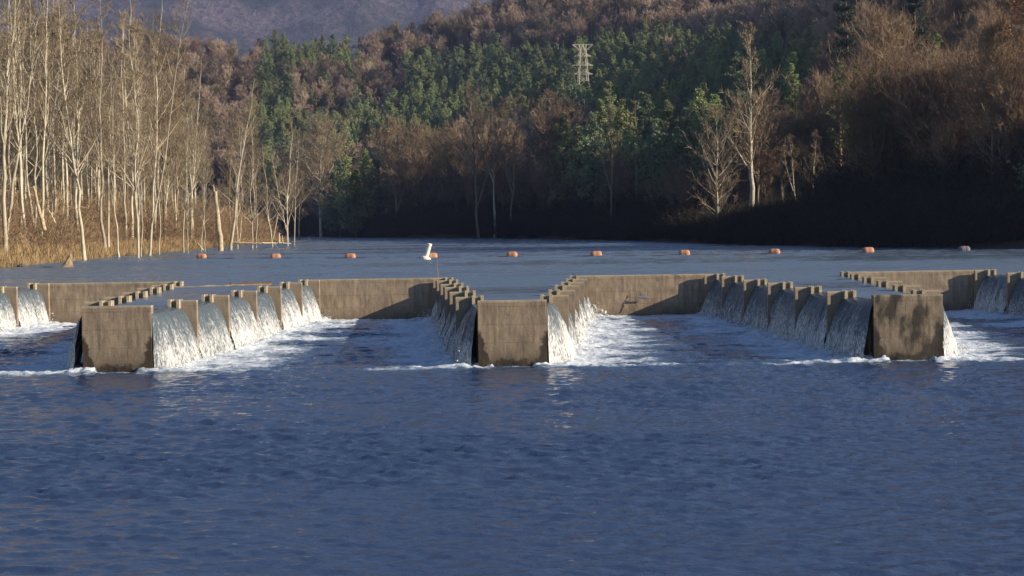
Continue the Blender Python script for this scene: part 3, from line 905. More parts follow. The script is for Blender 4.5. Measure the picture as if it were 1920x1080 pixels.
# woods behind the first row, left bank
for i in range(170):
    Y = rnd.uniform(146, 330) if i % 2 else rnd.uniform(146, 250)
    bx_ = rnd.uniform(-60, 545 if Y > 230 else 500)
    x = at_y(bx_, 455, Y)[0]
    d_ = float(sdist(np.array([x]), np.array([Y]))[0])
    if d_ < 4: continue
    zt = gz(x, Y)
    # top of the wood drops toward the point
    ytop = np.interp(bx_, [-60, 300, 340, 430, 480, 560], [-60, -20, 110, 200, 220, 260]) + rnd.uniform(-30, 60)
    _, H = height_to(bx_, ytop, Y, zt)
    H = min(H, 30)
    plant_copy((slim_t if i % 3 == 0 else slim_tan if i % 6 == 1 else poles_t)[i % 5], 'bare_tree', (x, Y, zt - .1), rnd.uniform(0, 6.28), H / 22,
               'slender leafless tree among the crowded trunks of the left bank wood', 'tree', 'crowded leafless trees in the left bank wood')

# ---------- far and right bank, named ones: (px, base y ref, top y, Y, kind)
def big(bx_, tx, ty, Y, lab, kw, tm, cm, seed):
    p = at_y(bx_, 440, Y); x = p[0]; z = gz(x, Y) - .2
    X1_, H = height_to(tx, ty, Y, z)
    geo = bare_tree(seed, H, lean=(X1_ - x, 0), wob=.025, **kw)
    make_tree('bare_tree', lab, 'tree', 'leafless trees of the far bank', (x, Y, z), geo, tm, cm)
big(1412, 1405, 62, 206, 'tall pale tree with wide spreading limbs on the far bank', dict(r0=.42, cb=.27, nl=20, ll=.40, el=46, nb=8, nt=8, tw=.028, fork=0), M['pale_bark'], M['pale_twig'], 501)
big(1345, 1340, 205, 200, 'small round pale tree left of the tall spreading one', dict(r0=.22, cb=.12, nl=40, ll=.34, el=35, nb=6, nt=6, tw=.02, limb_prof=1), M['pale_bark'], M['pale_twig'], 502)
big(1146, 1140, 185, 272, 'pale tree with a V-shaped fork standing over the shaded bank', dict(r0=.26, cb=.45, nl=14, ll=.24, el=52, nb=6, nt=6, tw=.024, fork=1), M['tan_bark'], M['pale_twig'], 503)  # darker tan bark stands in for shade on this pale trunk
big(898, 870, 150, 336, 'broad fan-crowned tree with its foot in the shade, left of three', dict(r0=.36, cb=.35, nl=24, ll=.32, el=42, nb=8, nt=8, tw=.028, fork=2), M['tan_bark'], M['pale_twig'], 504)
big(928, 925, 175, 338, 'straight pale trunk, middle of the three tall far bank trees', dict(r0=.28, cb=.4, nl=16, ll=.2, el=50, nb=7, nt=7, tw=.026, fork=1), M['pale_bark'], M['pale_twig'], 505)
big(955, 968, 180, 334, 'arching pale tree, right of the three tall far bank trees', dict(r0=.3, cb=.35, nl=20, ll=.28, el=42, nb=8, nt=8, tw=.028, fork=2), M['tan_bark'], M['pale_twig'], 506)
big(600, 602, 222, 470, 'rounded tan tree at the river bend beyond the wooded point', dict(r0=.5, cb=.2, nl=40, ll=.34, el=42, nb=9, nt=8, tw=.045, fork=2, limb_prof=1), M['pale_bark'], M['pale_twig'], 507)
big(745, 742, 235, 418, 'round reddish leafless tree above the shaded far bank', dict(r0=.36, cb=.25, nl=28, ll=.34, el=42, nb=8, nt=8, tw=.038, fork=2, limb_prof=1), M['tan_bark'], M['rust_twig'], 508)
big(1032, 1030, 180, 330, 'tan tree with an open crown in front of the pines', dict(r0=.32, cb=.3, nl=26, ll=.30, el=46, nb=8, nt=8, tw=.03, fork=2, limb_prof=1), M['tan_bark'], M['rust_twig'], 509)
big(1640, 1645, 50, 172, 'large rusty brown tree with a dense crown on the right bank', dict(r0=.30, cb=.3, nl=34, ll=.36, el=38, nb=10, nt=9, tw=.018, fork=2, limb_prof=1), M['tan_bark'], M['rust_twig'], 510)
big(1760, 1740, 110, 158, 'wide brown tree spreading above the black shade of the right bank', dict(r0=.26, cb=.3, nl=30, ll=.38, el=30, nb=10, nt=9, tw=.018, fork=2, limb_prof=1), M['tan_bark'], M['rust_twig'], 511)
big(1890, 1860, 80, 146, 'grey brown tree near the right edge of the picture', dict(r0=.24, cb=.5, nl=26, ll=.26, el=52, nb=9, nt=9, tw=.018, fork=1, limb_prof=1), M['tan_bark'], M['tan_twig'], 512)
big(1495, 1480, 255, 205, 'thin pale double trunk right of the tall spreading tree', dict(r0=.14, cb=.5, nl=12, ll=.2, el=50, nb=6, nt=6, tw=.02, fork=1), M['pale_bark'], M['tan_twig'], 513)
big(1522, 1530, 250, 207, 'straight tan trunk left of the reddish pine trunk', dict(r0=.15, cb=.5, nl=12, ll=.2, el=50, nb=6, nt=6, tw=.02), M['pale_bark'], M['tan_twig'], 514)
big(560, 555, 260, 400, 'thin bare tree just beyond the tip of the wooded point', dict(r0=.25, cb=.3, nl=20, ll=.2, el=50, nb=7, nt=7, tw=.04), M['tan_bark'], M['tan_twig'], 515)
big(1195, 1190, 175, 285, 'slim bare trunk right of the V-forked tree, in front of pines', dict(r0=.2, cb=.4, nl=12, ll=.16, el=52, nb=6, nt=6, tw=.025), M['tan_bark'], M['tan_twig'], 516)

# rusty-leaved oak reaching in at the top right
p = at_y(1965, 440, 141); ox, oy = p[0], 141; oz = gz(ox, oy) - .2
geo = bare_tree(521, 31, .36, cb=.55, nl=30, ll=.40, el=14, nb=9, nt=5, tw=.016, fork=1)
oak = make_tree('oak_tree', 'oak still holding rusty orange leaves, limbs reaching in at the top right corner', 'tree', None, (ox, oy, oz), geo, M['pale_bark'], M['tan_twig'])
rg = np.random.RandomState(9)
pts = geo[1][0][rg.randint(0, len(geo[1][0]), 26000)] + rg.randn(26000, 3) * .14
pts = pts[pts[:, 2] > 15.5]
link('leaves', mesh_np('leaves', *diamonds(pts, rg.randn(len(pts), 3), rg.uniform(.12, .24, len(pts)), rg.uniform(.08, .15, len(pts)), rg), M['rust_leaf']), oak)

# named evergreens
def ever(bx_, ty, Y, lab, name, kw, tm, cm, seed, maxH=None):
    p = at_y(bx_, 440, Y); x = p[0]; z = gz(x, Y) - .2
    _, H = height_to(bx_, ty, Y, z)
    if maxH and H > maxH: H = maxH
    make_tree(name, lab, 'evergreen', 'evergreens of the far bank', (x, Y, z), pine(seed, H, **kw), tm, cm)
ever(1576, 118, 208, 'thin-crowned olive pine with a reddish trunk on the right bank', 'pine_tree', dict(spread=.16, cb=.35, nbr=80, size=.36, layer=.9, gappy=.6), M['red_bark'], M['olive_needles'], 601)
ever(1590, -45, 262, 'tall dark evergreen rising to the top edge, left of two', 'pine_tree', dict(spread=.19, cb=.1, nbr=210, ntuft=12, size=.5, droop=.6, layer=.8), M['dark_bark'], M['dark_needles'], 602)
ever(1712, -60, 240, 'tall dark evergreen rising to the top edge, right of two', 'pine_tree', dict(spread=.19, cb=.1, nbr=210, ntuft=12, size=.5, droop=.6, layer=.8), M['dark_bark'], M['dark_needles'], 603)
ever(668, 212, 430, 'yellow-green pine standing alone above the shaded bank', 'pine_tree', dict(spread=.30, cb=.12, nbr=120, size=.8), M['dark_bark'], M['olive_needles'], 604, 20)
ever(1140, 150, 330, 'round bright green pine below the power pylon', 'pine_tree', dict(spread=.26, cb=.1, nbr=130, ntuft=10, nn=16, size=.40), M['dark_bark'], M['needles'], 605)
ever(1480, 120, 240, 'green pine right behind the tall pale tree', 'pine_tree', dict(spread=.2, cb=.15, nbr=130, ntuft=10, nn=16, size=.32), M['dark_bark'], M['needles'], 606)
ever(1380, 100, 270, 'dark green pine left behind the tall pale tree', 'pine_tree', dict(spread=.2, cb=.15, nbr=130, ntuft=10, nn=16, size=.32), M['dark_bark'], M['blue_needles'], 607)
ever(1750, 60, 230, 'blue-green pine half hidden behind the rusty oak limbs', 'pine_tree', dict(spread=.2, cb=.15, nbr=130, ntuft=10, nn=16, size=.32), M['dark_bark'], M['needles'], 608)

# bank wood: leafless trees along the shaded far shore
used = []
n_bank = 0
tries = 0
while n_bank < 125 and tries < 4000:
    tries += 1
    bx_ = rnd.uniform(545, 1990)
    Yb = np.interp(bx_, [545, 700, 960, 1150, 1350, 1600, 1960], [540, 425, 335, 268, 198, 160, 138])
    Y = Yb + rnd.uniform(3, 60) ** 1.0
    x = at_y(bx_, 440, Y)[0]
    d_ = float(sdist(np.array([x]), np.array([Y]))[0])
    if d_ < 2: continue
    if any((x - a) ** 2 + (Y - b) ** 2 < 9 for a, b in used): continue
    if any(abs(bx_ - q) < w_ and Y < yq + 2 for q, w_, yq in ((1410, 110, 206), (1345, 90, 200), (1146, 60, 262), (925, 60, 336), (1570, 16, 208), (600, 45, 470), (1500, 40, 207))): continue
    if x > 38 and abs(Y + .306 * (x - 33) - 200) < 20: continue
    z = gz(x, Y)
    ytop = np.interp(bx_, [545, 640, 800, 960, 1060, 1250, 1400, 1600, 1750, 1990], [300, 300, 265, 240, 300, 320, 290, 150, 150, 90]) + rnd.uniform(-15, 70)
    _, H = height_to(bx_, ytop, Y, z)
    H = max(7, min(H, 27))
    used.append((x, Y))
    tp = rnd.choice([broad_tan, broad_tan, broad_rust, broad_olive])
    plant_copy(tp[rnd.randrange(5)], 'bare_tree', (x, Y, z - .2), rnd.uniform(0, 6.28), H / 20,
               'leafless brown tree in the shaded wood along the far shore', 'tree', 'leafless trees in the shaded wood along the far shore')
    n_bank += 1

# pine belt on the hillside
TOPX = [440, 500, 560, 640, 700, 800, 900, 1000, 1100, 1250, 1400, 1500, 1600, 1680]
TOPY = [400, 60, 90, 75, 135, 105, 95, 105, 85, 72, 78, 85, 70, 70]
BOTX = [440, 520, 640, 760, 900, 1000, 1200, 1300, 1400, 1700]
BOTY = [250, 300, 300, 290, 240, 225, 260, 330, 330, 200]
pl = []
tries = 0
while len(pl) < 860 and tries < 60000:
    tries += 1
    Y = rnd.uniform(330, 870); bx_ = rnd.uniform(460, 1680)
    x = at_y(bx_, 440, Y)[0]
    z = gz(x, Y); hx, hy = project(np.array([x, Y, z + 12.0]))
    if not (np.interp(hx, TOPX, TOPY) < hy < np.interp(hx, BOTX, BOTY)): continue
    if 545 < hx < 760 and 130 < hy < 215 and rnd.random() < .85: continue   # leafless patch
    if 1075 < hx < 1115 and 300 < Y < 530 and hy < 130: continue          # keep the pylon clear
    if sdist(np.array([x]), np.array([Y]))[0] < 20: continue
    if any((x - a[0]) ** 2 + (Y - a[1]) ** 2 < 16 for a in pl): continue
    pl.append((x, Y, z, hx, hy))
pl.sort(key=lambda a: a[1])
tall_px = [(505, 45, 600), (530, 60, 610), (605, 42, 600), (625, 60, 590), (650, 70, 600), (795, 55, 700), (865, 55, 700), (935, 60, 700), (1090, 70, 640)]
for (bx_, ty, Y) in tall_px:
    x = at_y(bx_, 440, Y)[0]; z = gz(x, Y)
    _, H = height_to(bx_, ty, Y, z)
    pl.insert(0, (x, Y, z, bx_, ty, max(9, min(H, 26))))
near_px = [(1078, 150, 505), (1104, 154, 508), (1092, 160, 498), (1112, 215, 300), (1128, 168, 325), (1165, 190, 310), (1185, 235, 295), (1210, 175, 320), (1228, 225, 290), (1250, 190, 300), (1268, 240, 275), (1290, 205, 290), (1308, 170, 300),
           (1325, 245, 260), (1342, 180, 280), (1440, 190, 262), (1462, 230, 240), (1510, 170, 262), (1535, 150, 270), (640, 240, 455), (690, 250, 440), (712, 262, 440), (655, 262, 450), (790, 215, 420), (765, 230, 430), (1085, 240, 310), (1060, 215, 330)]
for (bx_, ty, Y) in near_px:
    x = at_y(bx_, 440, Y)[0]; z = gz(x, Y)
    _, H = height_to(bx_, ty, Y, z)
    pl.insert(0, (x, Y, z, bx_, ty, max(7, min(H, 24)), 1))
for i, a in enumerate(pl[:300]):
    H = a[5] if len(a) > 5 else rnd.uniform(12, 19)
    tp = (pine_t if rnd.random() < .62 else pine_b)[rnd.randrange(4)]
    tall = len(a) == 6
    plant_copy(tp, 'pine_tree', (a[0], a[1], a[2] - .3), rnd.uniform(0, 6.28), H / 16,
               'lone tall pine standing out against the brown hillside above the evergreen belt' if tall else 'green pine in the evergreen belt covering the middle of the hillside',
               'evergreen', 'lone pines above the evergreen belt' if tall else 'pines of the evergreen belt')

# ------------------------------------------------------------------ scattered woods (uncountable)
def scatter(name, pts, scales, templates, seed=0, label=None, cat=None):
    """points -> instances of the template meshes through geometry nodes"""
    colx = bpy.data.collections.new(name + '_sources')
    for i, me in enumerate(templates):
        o = bpy.data.objects.new(f'{name}_source', me); colx.objects.link(o)
    pts = np.asarray(pts, np.float32)
    me = bpy.data.meshes.new(name)
    me.vertices.add(len(pts)); me.vertices.foreach_set('co', pts.ravel())
    rg_ = np.random.RandomState(seed)
    for an, av in (('sc', scales), ('rot', rg_.rand(len(pts)) * 6.283)):
        a = me.attributes.new(an, 'FLOAT', 'POINT'); a.data.foreach_set('value', np.asarray(av, np.float32))
    a = me.attributes.new('idx', 'INT', 'POINT'); a.data.foreach_set('value', rg_.randint(0, len(templates), len(pts)).astype(np.int32))
    o = link(name, me)
    ng = bpy.data.node_groups.new(name, 'GeometryNodeTree')
    ng.interface.new_socket('Geometry', in_out='INPUT', socket_type='NodeSocketGeometry')
    ng.interface.new_socket('Geometry', in_out='OUTPUT', socket_type='NodeSocketGeometry')
    N = ng.nodes; L = ng.links
    gi = N.new('NodeGroupInput'); go = N.new('NodeGroupOutput')
    ip = N.new('GeometryNodeInstanceOnPoints'); ci = N.new('GeometryNodeCollectionInfo')
    ci.inputs['Collection'].default_value = colx; ci.inputs['Separate Children'].default_value = True; ci.inputs['Reset Children'].default_value = True
    ip.inputs['Pick Instance'].default_value = True
    def attr(nm, ty):
        q = N.new('GeometryNodeInputNamedAttribute'); q.data_type = ty; q.inputs['Name'].default_value = nm
        return q.outputs['Attribute']
    cb_ = N.new('ShaderNodeCombineXYZ'); L.new(attr('rot', 'FLOAT'), cb_.inputs[2])
    L.new(gi.outputs[0], ip.inputs['Points']); L.new(ci.outputs[0], ip.inputs['Instance'])
    L.new(attr('idx', 'INT'), ip.inputs['Instance Index']); L.new(cb_.outputs[0], ip.inputs['Rotation'])
    L.new(attr('sc', 'FLOAT'), ip.inputs['Scale']); L.new(ip.outputs[0], go.inputs[0])
    md = o.modifiers.new('scatter', 'NODES'); md.node_group = ng
    return tag(o, label, cat, kind='stuff')

def merged(geo, tm, cm, name):
    (tg, cg) = geo
    V, F = join([tg, cg])
    return mesh_np(name, V, F, [tm, cm], np.concatenate([np.zeros(len(tg[1])), np.ones(len(cg[1]))]))
hill_geo = [bare_tree(700 + i, 15, .26, cb=.2, nl=18, ll=.34, el=46, nb=6, nt=5, tw=.055, fork=1, limb_prof=1, twl=1.2) for i in range(4)]
hill_t = [merged(g, M['tan_bark'], M['hill_twig'], 'hill_tree') for g in hill_geo] + [merged(hill_geo[0], M['tan_bark'], M['olive_twig'], 'hill_tree')]
rg = np.random.RandomState(31)
cand_y = rg.uniform(340, 880, 9000); cand_u = rg.uniform(-0.40, 0.40, 9000)
cx_ = cand_y * cand_u
cd = sdist(cx_, cand_y); cz = terrain(cx_, cand_y)
hx, hy = project(np.stack([cx_, cand_y, cz + 9], -1))
inb = (np.interp(hx, TOPX, TOPY) - 14 < hy) & (hy < np.interp(hx, BOTX, BOTY) + 10) & ~((545 < hx) & (hx < 760) & (130 < hy) & (hy < 215))
keep = (cd > 45) & (~inb | (rg.rand(9000) < .03)) & (hy > -60)
pyl = (np.abs(hx - 1094) < 22) & (hy < 150) & (cand_y < 530)
keep &= ~pyl
idx = np.where(keep)[0]
idx = idx[np.argsort(rg.rand(len(idx)) / np.sqrt(cand_y[idx]))][:4200]
scatter('hillside_wood', np.stack([cx_, cand_y, cz - .4], -1)[idx], rg.uniform(.65, 1.15, len(idx)), hill_t, 1,
        'reddish brown leafless wood covering the hillsides', 'woodland')
rest = pl[300:]
pm = [merged(g, M['dark_bark'], M['needles'], 'belt_pine') for g in pines] + [merged(pines[0], M['dark_bark'], M['blue_needles'], 'belt_pine')]
scatter('pine_wood', [(a[0], a[1], a[2] - .3) for a in rest], [rnd.uniform(.85, 1.3) for a in rest], pm, 2, 'farther pines filling the evergreen belt up the hillside', 'woodland')
# the wooded slope on the right that shades the far bank, and the deep left wood
cy2 = rg.uniform(60, 420, 2600); cx2 = rg.uniform(20, 250, 2600)
cd2 = sdist(cx2, cy2); k2 = (cd2 > 4) & ~((cx2 > 38) & (np.abs(cy2 + .306 * (cx2 - 33) - 200) < 20)) & ~((np.abs(960 + 2800 * cx2 / cy2 - 1395) < 120) & (cy2 < 208)) & (cx2 > 0.30 * cy2 - 30) & (cx2 < 0.36 * cy2 + 6)
i2 = np.where(k2)[0][:420]
z2 = terrain(cx2, cy2)
bank_t = [merged(g, M['tan_bark'], M['rust_twig'], 'bank_tree') for g in broad[:3]] + [merged(pines[1], M['dark_bark'], M['blue_needles'], 'bank_pine')]
scatter('right_bank_wood', np.stack([cx2, cy2, z2 - .3], -1)[i2], rg.uniform(.5, .85, len(i2)), bank_t, 3, 'shadowed leafless wood on the steep right bank', 'woodland')
cy3 = rg.uniform(70, 420, 1500); cx3 = -rg.uniform(42, 230, 1500)
cd3 = sdist(cx3, cy3); i3 = np.where((cd3 > 10) & (cy3 < 370))[0][:700]
z3 = terrain(cx3, cy3)
lt = [merged(g, M['pale_bark'], M['pale_twig'], 'left_tree') for g in slim[:4]]
sc3 = np.interp(np.array([project(np.array([a, b, 4.0]))[0] for a, b in zip(cx3[i3], cy3[i3])]), [0, 300, 350, 560], [1.1, .95, .62, .5]) * rg.uniform(.7, 1.05, len(i3))
scatter('left_bank_wood', np.stack([cx3, cy3, z3 - .3], -1)[i3], sc3, lt, 4, 'deep tangle of leafless tan trees behind the first trunks of the left bank', 'woodland')

# understorey brush: many arching stems
def bush(seed, n=90, h=3.0, w=1.7, tw=.013, nt=8):
    rng = np.random.RandomState(seed)
    az = rng.rand(n) * 6.283; e = np.radians(rng.uniform(35, 85, n))
    d = np.stack([np.cos(az) * np.cos(e), np.sin(az) * np.cos(e), np.sin(e)], -1)
    st = np.stack([rng.randn(n) * w * .4, rng.randn(n) * w * .4, np.zeros(n)], -1)
    L = h * rng.uniform(.4, 1.1, n)
    P = paths(st, d, L, 5, rng, -.3, .12); R = np.full((n, 5), tw) * np.linspace(1, .5, 5)[None]
    p, dd_, r = along(np.repeat(P, nt, 0), np.repeat(R, nt, 0), rng.uniform(.2, 1, n * nt))
    P2 = paths(p, dd_ + rng.randn(n * nt, 3) * .6, rng.uniform(.2, .7, n * nt), 3, rng, 0, .2)
    return join([tubes(P, R, 3), tubes(P2, np.full((n * nt, 3), tw * .7), 3)])
def tuft(seed, n=70, h=1.0, w=.5, wid=.03):
    rng = np.random.RandomState(seed)
    az = rng.rand(n) * 6.283; e = np.radians(rng.uniform(50, 88, n))
    d = np.stack([np.cos(az) * np.cos(e), np.sin(az) * np.cos(e), np.sin(e)], -1)
    st = np.stack([rng.randn(n) * w * .5, rng.randn(n) * w * .5, np.zeros(n)], -1)
    return diamonds(st, d, h * rng.uniform(.5, 1.2, n), np.full(n, wid), rng)
bt = [mesh_np('brush_clump', *bush(750 + i), M['brush']) for i in range(4)]
pts, scs = [], []
r3 = random.Random(5)
while len(pts) < 1300:
    Y = r3.uniform(108, 345); x = r3.uniform(-95, -38)
    d_ = float(sdist(np.array([x]), np.array([Y]))[0])
    if d_ < 3.5 or d_ > 40: continue
    pts.append((x, Y, gz(x, Y) - .1)); scs.append(r3.uniform(.8, 1.3 + 1.9 * r3.random()) * (0.4 + 0.6 * min(1, d_ / 10)))
scatter('brush_undergrowth', pts, scs, bt, 6, 'brown tangled brush under the left bank trees', 'brush')
gt = [mesh_np('grass_tuft', *tuft(780 + i), M['dry_grass']) for i in range(4)]
pts, scs = [], []
while len(pts) < 2600:
    Y = r3.uniform(100, 225) if r3.random() < .9 else r3.uniform(225, 340)
    x = r3.uniform(-60, -37)
    d_ = float(sdist(np.array([x]), np.array([Y]))[0])
    lim = 7 if Y < 215 else 2.5
    if d_ < -.1 or d_ > lim: continue
    pts.append((x, Y, gz(x, Y) - .05)); scs.append(r3.uniform(.35, 1.0 + 1.0 * r3.random()) * (.6 + .4 * min(1, d_ / 2)))
scatter('dry_grass', pts, scs, gt, 7, 'tan dry grass along the edge of the left bank', 'grass')
bt2 = [mesh_np('brush_clump', *bush(760 + i, 70, 3.0, 1.6, .022, 6), M['shaded_brush']) for i in range(3)]
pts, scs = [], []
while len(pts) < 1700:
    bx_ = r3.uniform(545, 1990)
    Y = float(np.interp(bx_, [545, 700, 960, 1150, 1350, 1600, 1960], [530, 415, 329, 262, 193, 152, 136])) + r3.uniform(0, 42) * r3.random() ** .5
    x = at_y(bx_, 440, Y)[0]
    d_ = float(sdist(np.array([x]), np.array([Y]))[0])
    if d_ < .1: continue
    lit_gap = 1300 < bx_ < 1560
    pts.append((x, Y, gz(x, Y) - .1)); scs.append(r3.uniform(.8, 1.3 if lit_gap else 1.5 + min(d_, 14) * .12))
scatter('shore_brush', pts, scs, bt2, 8, 'brush and saplings along the far shore, coloured dark for its shade', 'brush')

# ------------------------------------------------------------------ buoys
def lathe(profile, k=20, axis_='x'):
    """profile (s, r) revolved round x (or z)"""
    pr = np.array(profile, float); th = np.arange(k + 1) * 2 * math.pi / k
    S, TH = np.meshgrid(np.arange(len(pr)), th, indexing='ij')
    s = pr[S, 0]; r = pr[S, 1]
    if axis_ == 'x': V = np.stack([s, r * np.cos(TH), r * np.sin(TH)], -1)
    else: V = np.stack([r * np.cos(TH), r * np.sin(TH), s], -1)
    return V.reshape(-1, 3), grid_faces(len(pr), k + 1)
fl = lathe([(-.52, .0), (-.515, .12), (-.47, .26), (-.38, .34), (-.1, .36), (-.06, .345), (.06, .345), (.1, .36), (.38, .34), (.47, .26), (.515, .12), (.52, 0)])
band = lathe([(-.055, .34), (-.055, .368), (.055, .368), (.055, .34)])
BU = [(378, 480), (517, 480), (657, 480), (810, 479), (960, 477), (1118, 476), (1283, 474), (1452, 472), (1628, 469), (1808, 467)]
blab = ['orange barrel buoy farthest left, off the grassy point', 'orange barrel buoy second from the left, before the pale driftwood', 'orange barrel buoy third from the left, alone on open water',
        'orange barrel buoy touching the leaning white marker', 'orange barrel buoy straight beyond the middle front wall of the weir', 'orange barrel buoy behind the left half of the right middle back wall',
        'orange barrel buoy behind the right end of the right middle back wall', 'bright orange barrel buoy third from the right', 'dull orange barrel buoy second from the right',
        'grey barrel buoy farthest right, coloured darker for shade']
me_f = mesh_np('float', *fl, M['buoy_orange'], smooth=True); me_g = mesh_np('float', *fl, M['buoy_grey_shaded'], smooth=True); me_b = mesh_np('band', *band, mat_simple('faded_band', (0.45, 0.22, 0.13), (0.34, 0.18, 0.11), 5))
for i, (bx_, by_) in enumerate(BU):
    p = at_z(bx_, by_ + 4.5, WL)
    e = thing('buoy', (p[0], p[1], WL + .13), blab[i], 'buoy', 'line of buoys across the reservoir', rz=[-.15, .1, -.1, .25, -.12, .08, -.1, -.2, .1, -.05][i])
    e.scale = (.93, .93, .93)
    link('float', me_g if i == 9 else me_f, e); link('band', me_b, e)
rope = []
bp = [at_z(a, b + 4.5, WL) for a, b in BU]
for a, b in zip(bp[:-1], bp[1:]):
    t_ = np.linspace(0, 1, 9)[:, None]
    q = a + (b - a) * t_; q[:, 2] = WL + .06 - .05 * np.sin(t_[:, 0] * math.pi); rope.append(q)
ro = link('buoy_rope', mesh_np('buoy_rope', *tubes(np.array(rope), np.full((len(rope), 9), .03), 5), M['iron'])); tag(ro, 'thin dark rope at the water line tying the row of orange buoys', 'rope')
p = at_z(797, 487, WL)
e = thing('marker_buoy', (p[0], p[1], WL - .1), 'white spar marker leaning right in the buoy line', 'buoy')
e.rotation_euler = (0, R_(16), 0)
link('collar', mesh_np('collar', *lathe([(-.1, .2), (0, .42), (.28, .44), (.38, .3), (.4, .16)], 20, 'z'), M['buoy_white'], smooth=True), e)
link('spar', mesh_np('spar', *lathe([(.35, .19), (1.35, .19), (1.42, .21), (1.5, .2), (1.52, 0)], 16, 'z'), M['buoy_white'], smooth=True), e)

# ------------------------------------------------------------------ power pylon
p = at_y(1093, 150, 520)
pb = gz(p[0], 520); ptop = at_y(1093, 84, 520)[2]
Hh = ptop - pb
py = thing('power_pylon', (p[0], 520, pb), 'pale steel lattice power pylon rising out of the pines', 'pylon', rz=.15)
segs = []
hw = lambda zz: 2.2 * (1 - zz / Hh) ** 1.2 + 0.95
zs_ = np.linspace(0, Hh - 2.2, 12)
for sx in (-1, 1):
    for sy in (-1, 1):
        for a_, b_ in zip(zs_[:-1], zs_[1:]): segs.append(((sx * hw(a_), sy * hw(a_), a_), (sx * hw(b_), sy * hw(b_), b_)))
Vl, Fl = tubes(np.array(segs, float), np.full((len(segs), 2), .14), 4)
link('leg_frame', mesh_np('leg_frame', Vl, Fl, M['steel']), py)
segs = []
for a_, b_ in zip(zs_[:-1], zs_[1:]):
    for s_ in (-1, 1):
        segs += [((-hw(a_), s_ * hw(a_), a_), (hw(b_), s_ * hw(b_), b_)), ((hw(a_), s_ * hw(a_), a_), (-hw(b_), s_ * hw(b_), b_)),
                 ((s_ * hw(a_), -hw(a_), a_), (s_ * hw(b_), hw(b_), b_)), ((s_ * hw(a_), hw(a_), a_), (s_ * hw(b_), -hw(b_), b_))]
link('bracing', mesh_np('bracing', *tubes(np.array(segs, float), np.full((len(segs), 2), .06), 3), M['steel']), py)
for zz, wv in ((Hh, 3.4), (Hh - 4.0, 2.9), (Hh - 7.2, 3.6), (Hh - 10.2, 3.4)):
    s_ = []
    top_ = zz == Hh
    for yy in (-.5, .5):
        s_ += [((-wv, yy, zz), (wv, yy, zz))]
        z2_ = zz - 2.2 if top_ else zz + .9
        s_ += [((-wv, yy, zz), (-.9, yy, z2_)), ((wv, yy, zz), (.9, yy, z2_))]
        if top_: s_ += [((-1.2, yy, zz), (-.9, yy, z2_)), ((1.2, yy, zz), (.9, yy, z2_)), ((0, yy, zz), (-.9, yy, z2_)), ((0, yy, zz), (.9, yy, z2_))]
    link('crossarm', mesh_np('crossarm', *tubes(np.array(s_, float), np.full((len(s_), 2), .11), 4), M['steel']), py)

# ------------------------------------------------------------------ drift and shore pieces
def log(name, p0, p1, r0, r1, mat, label, cat, seed, nbr=0, sag=0.0, cap=True):
    rng = np.random.RandomState(seed); n = 9; t = np.linspace(0, 1, n)[:, None]
    p0 = np.array(p0, float); p1 = np.array(p1, float); L = np.linalg.norm(p1 - p0)
    org = p0.copy()
    P = (p1 - p0) * t + rng.randn(n, 3) * min(.02 * L, .03); P[:, 2] += sag * np.sin(t[:, 0] * math.pi); P[0] = 0
    g = [tubes(P[None], (r0 + (r1 - r0) * t[:, 0] + rng.rand(n) * r1 * .2)[None], 8)]
    if cap:
        c0 = tubes(np.stack([P[0], P[0] - (P[1] - P[0]) * .02])[None], np.array([[r0, .002]]), 8); c1 = tubes(np.stack([P[-1], P[-1] + (P[-1] - P[-2]) * .05])[None], np.array([[r1, .002]]), 8)
        g += [c0, c1]
    if nbr:
        p, d, r = along(np.repeat(P[None], nbr, 0), np.full((nbr, n), r1), rng.uniform(.3, .95, nbr))
        B = paths(p, d + rng.randn(nbr, 3) * .8 + np.array([0, 0, .4]), L * rng.uniform(.1, .3, nbr), 4, rng, .2, .1)
        g.append(tubes(B, np.full((nbr, 4), r1 * .5) * np.linspace(1, .4, 4)[None], 4))
    o = link(name, mesh_np(name, *join(g), mat, smooth=True), None, org)
    return tag(o, label, cat)
# stump by the reeds
p = at_z(122, 501, WL)
rg = np.random.RandomState(3)
th = np.linspace(0, 2 * math.pi, 19); hs = np.linspace(0, 1, 9)
Hs, Th = np.meshgrid(hs, th, indexing='ij')
Rr = (.50 * (1 - Hs * .62) + .22 * np.exp(-Hs * 6)) * (1 + .16 * np.sin(Th * 3 + 1) * (1 - Hs * .5)) + rg.randn(9, 19) * .018
Rr[:, -1] = Rr[:, 0]
Zs = Hs * (1.0 + .30 * np.cos(Th - .3)) * 1.05 - .15; 
Zs[-1] += .12 * np.sin(Th[-1] * 5)
V = np.stack([Rr * np.cos(Th) + Hs * .35, Rr * np.sin(Th) * .8, Zs], -1).reshape(-1, 3)
Fg = grid_faces(9, 19); ctr = len(V); V = np.vstack([V, [.35, 0, .55]])
tri = np.array([[8 * 19 + i, 8 * 19 + i + 1, ctr, ctr] for i in range(18)])
st = link('tree_stump', mesh_np('tree_stump', V, Fg, M['stump_wood'], smooth=True), None, p); tag(st, 'weathered pointed stump standing in the water off the reeds', 'stump')
pa = at_z(20, 503, WL); 
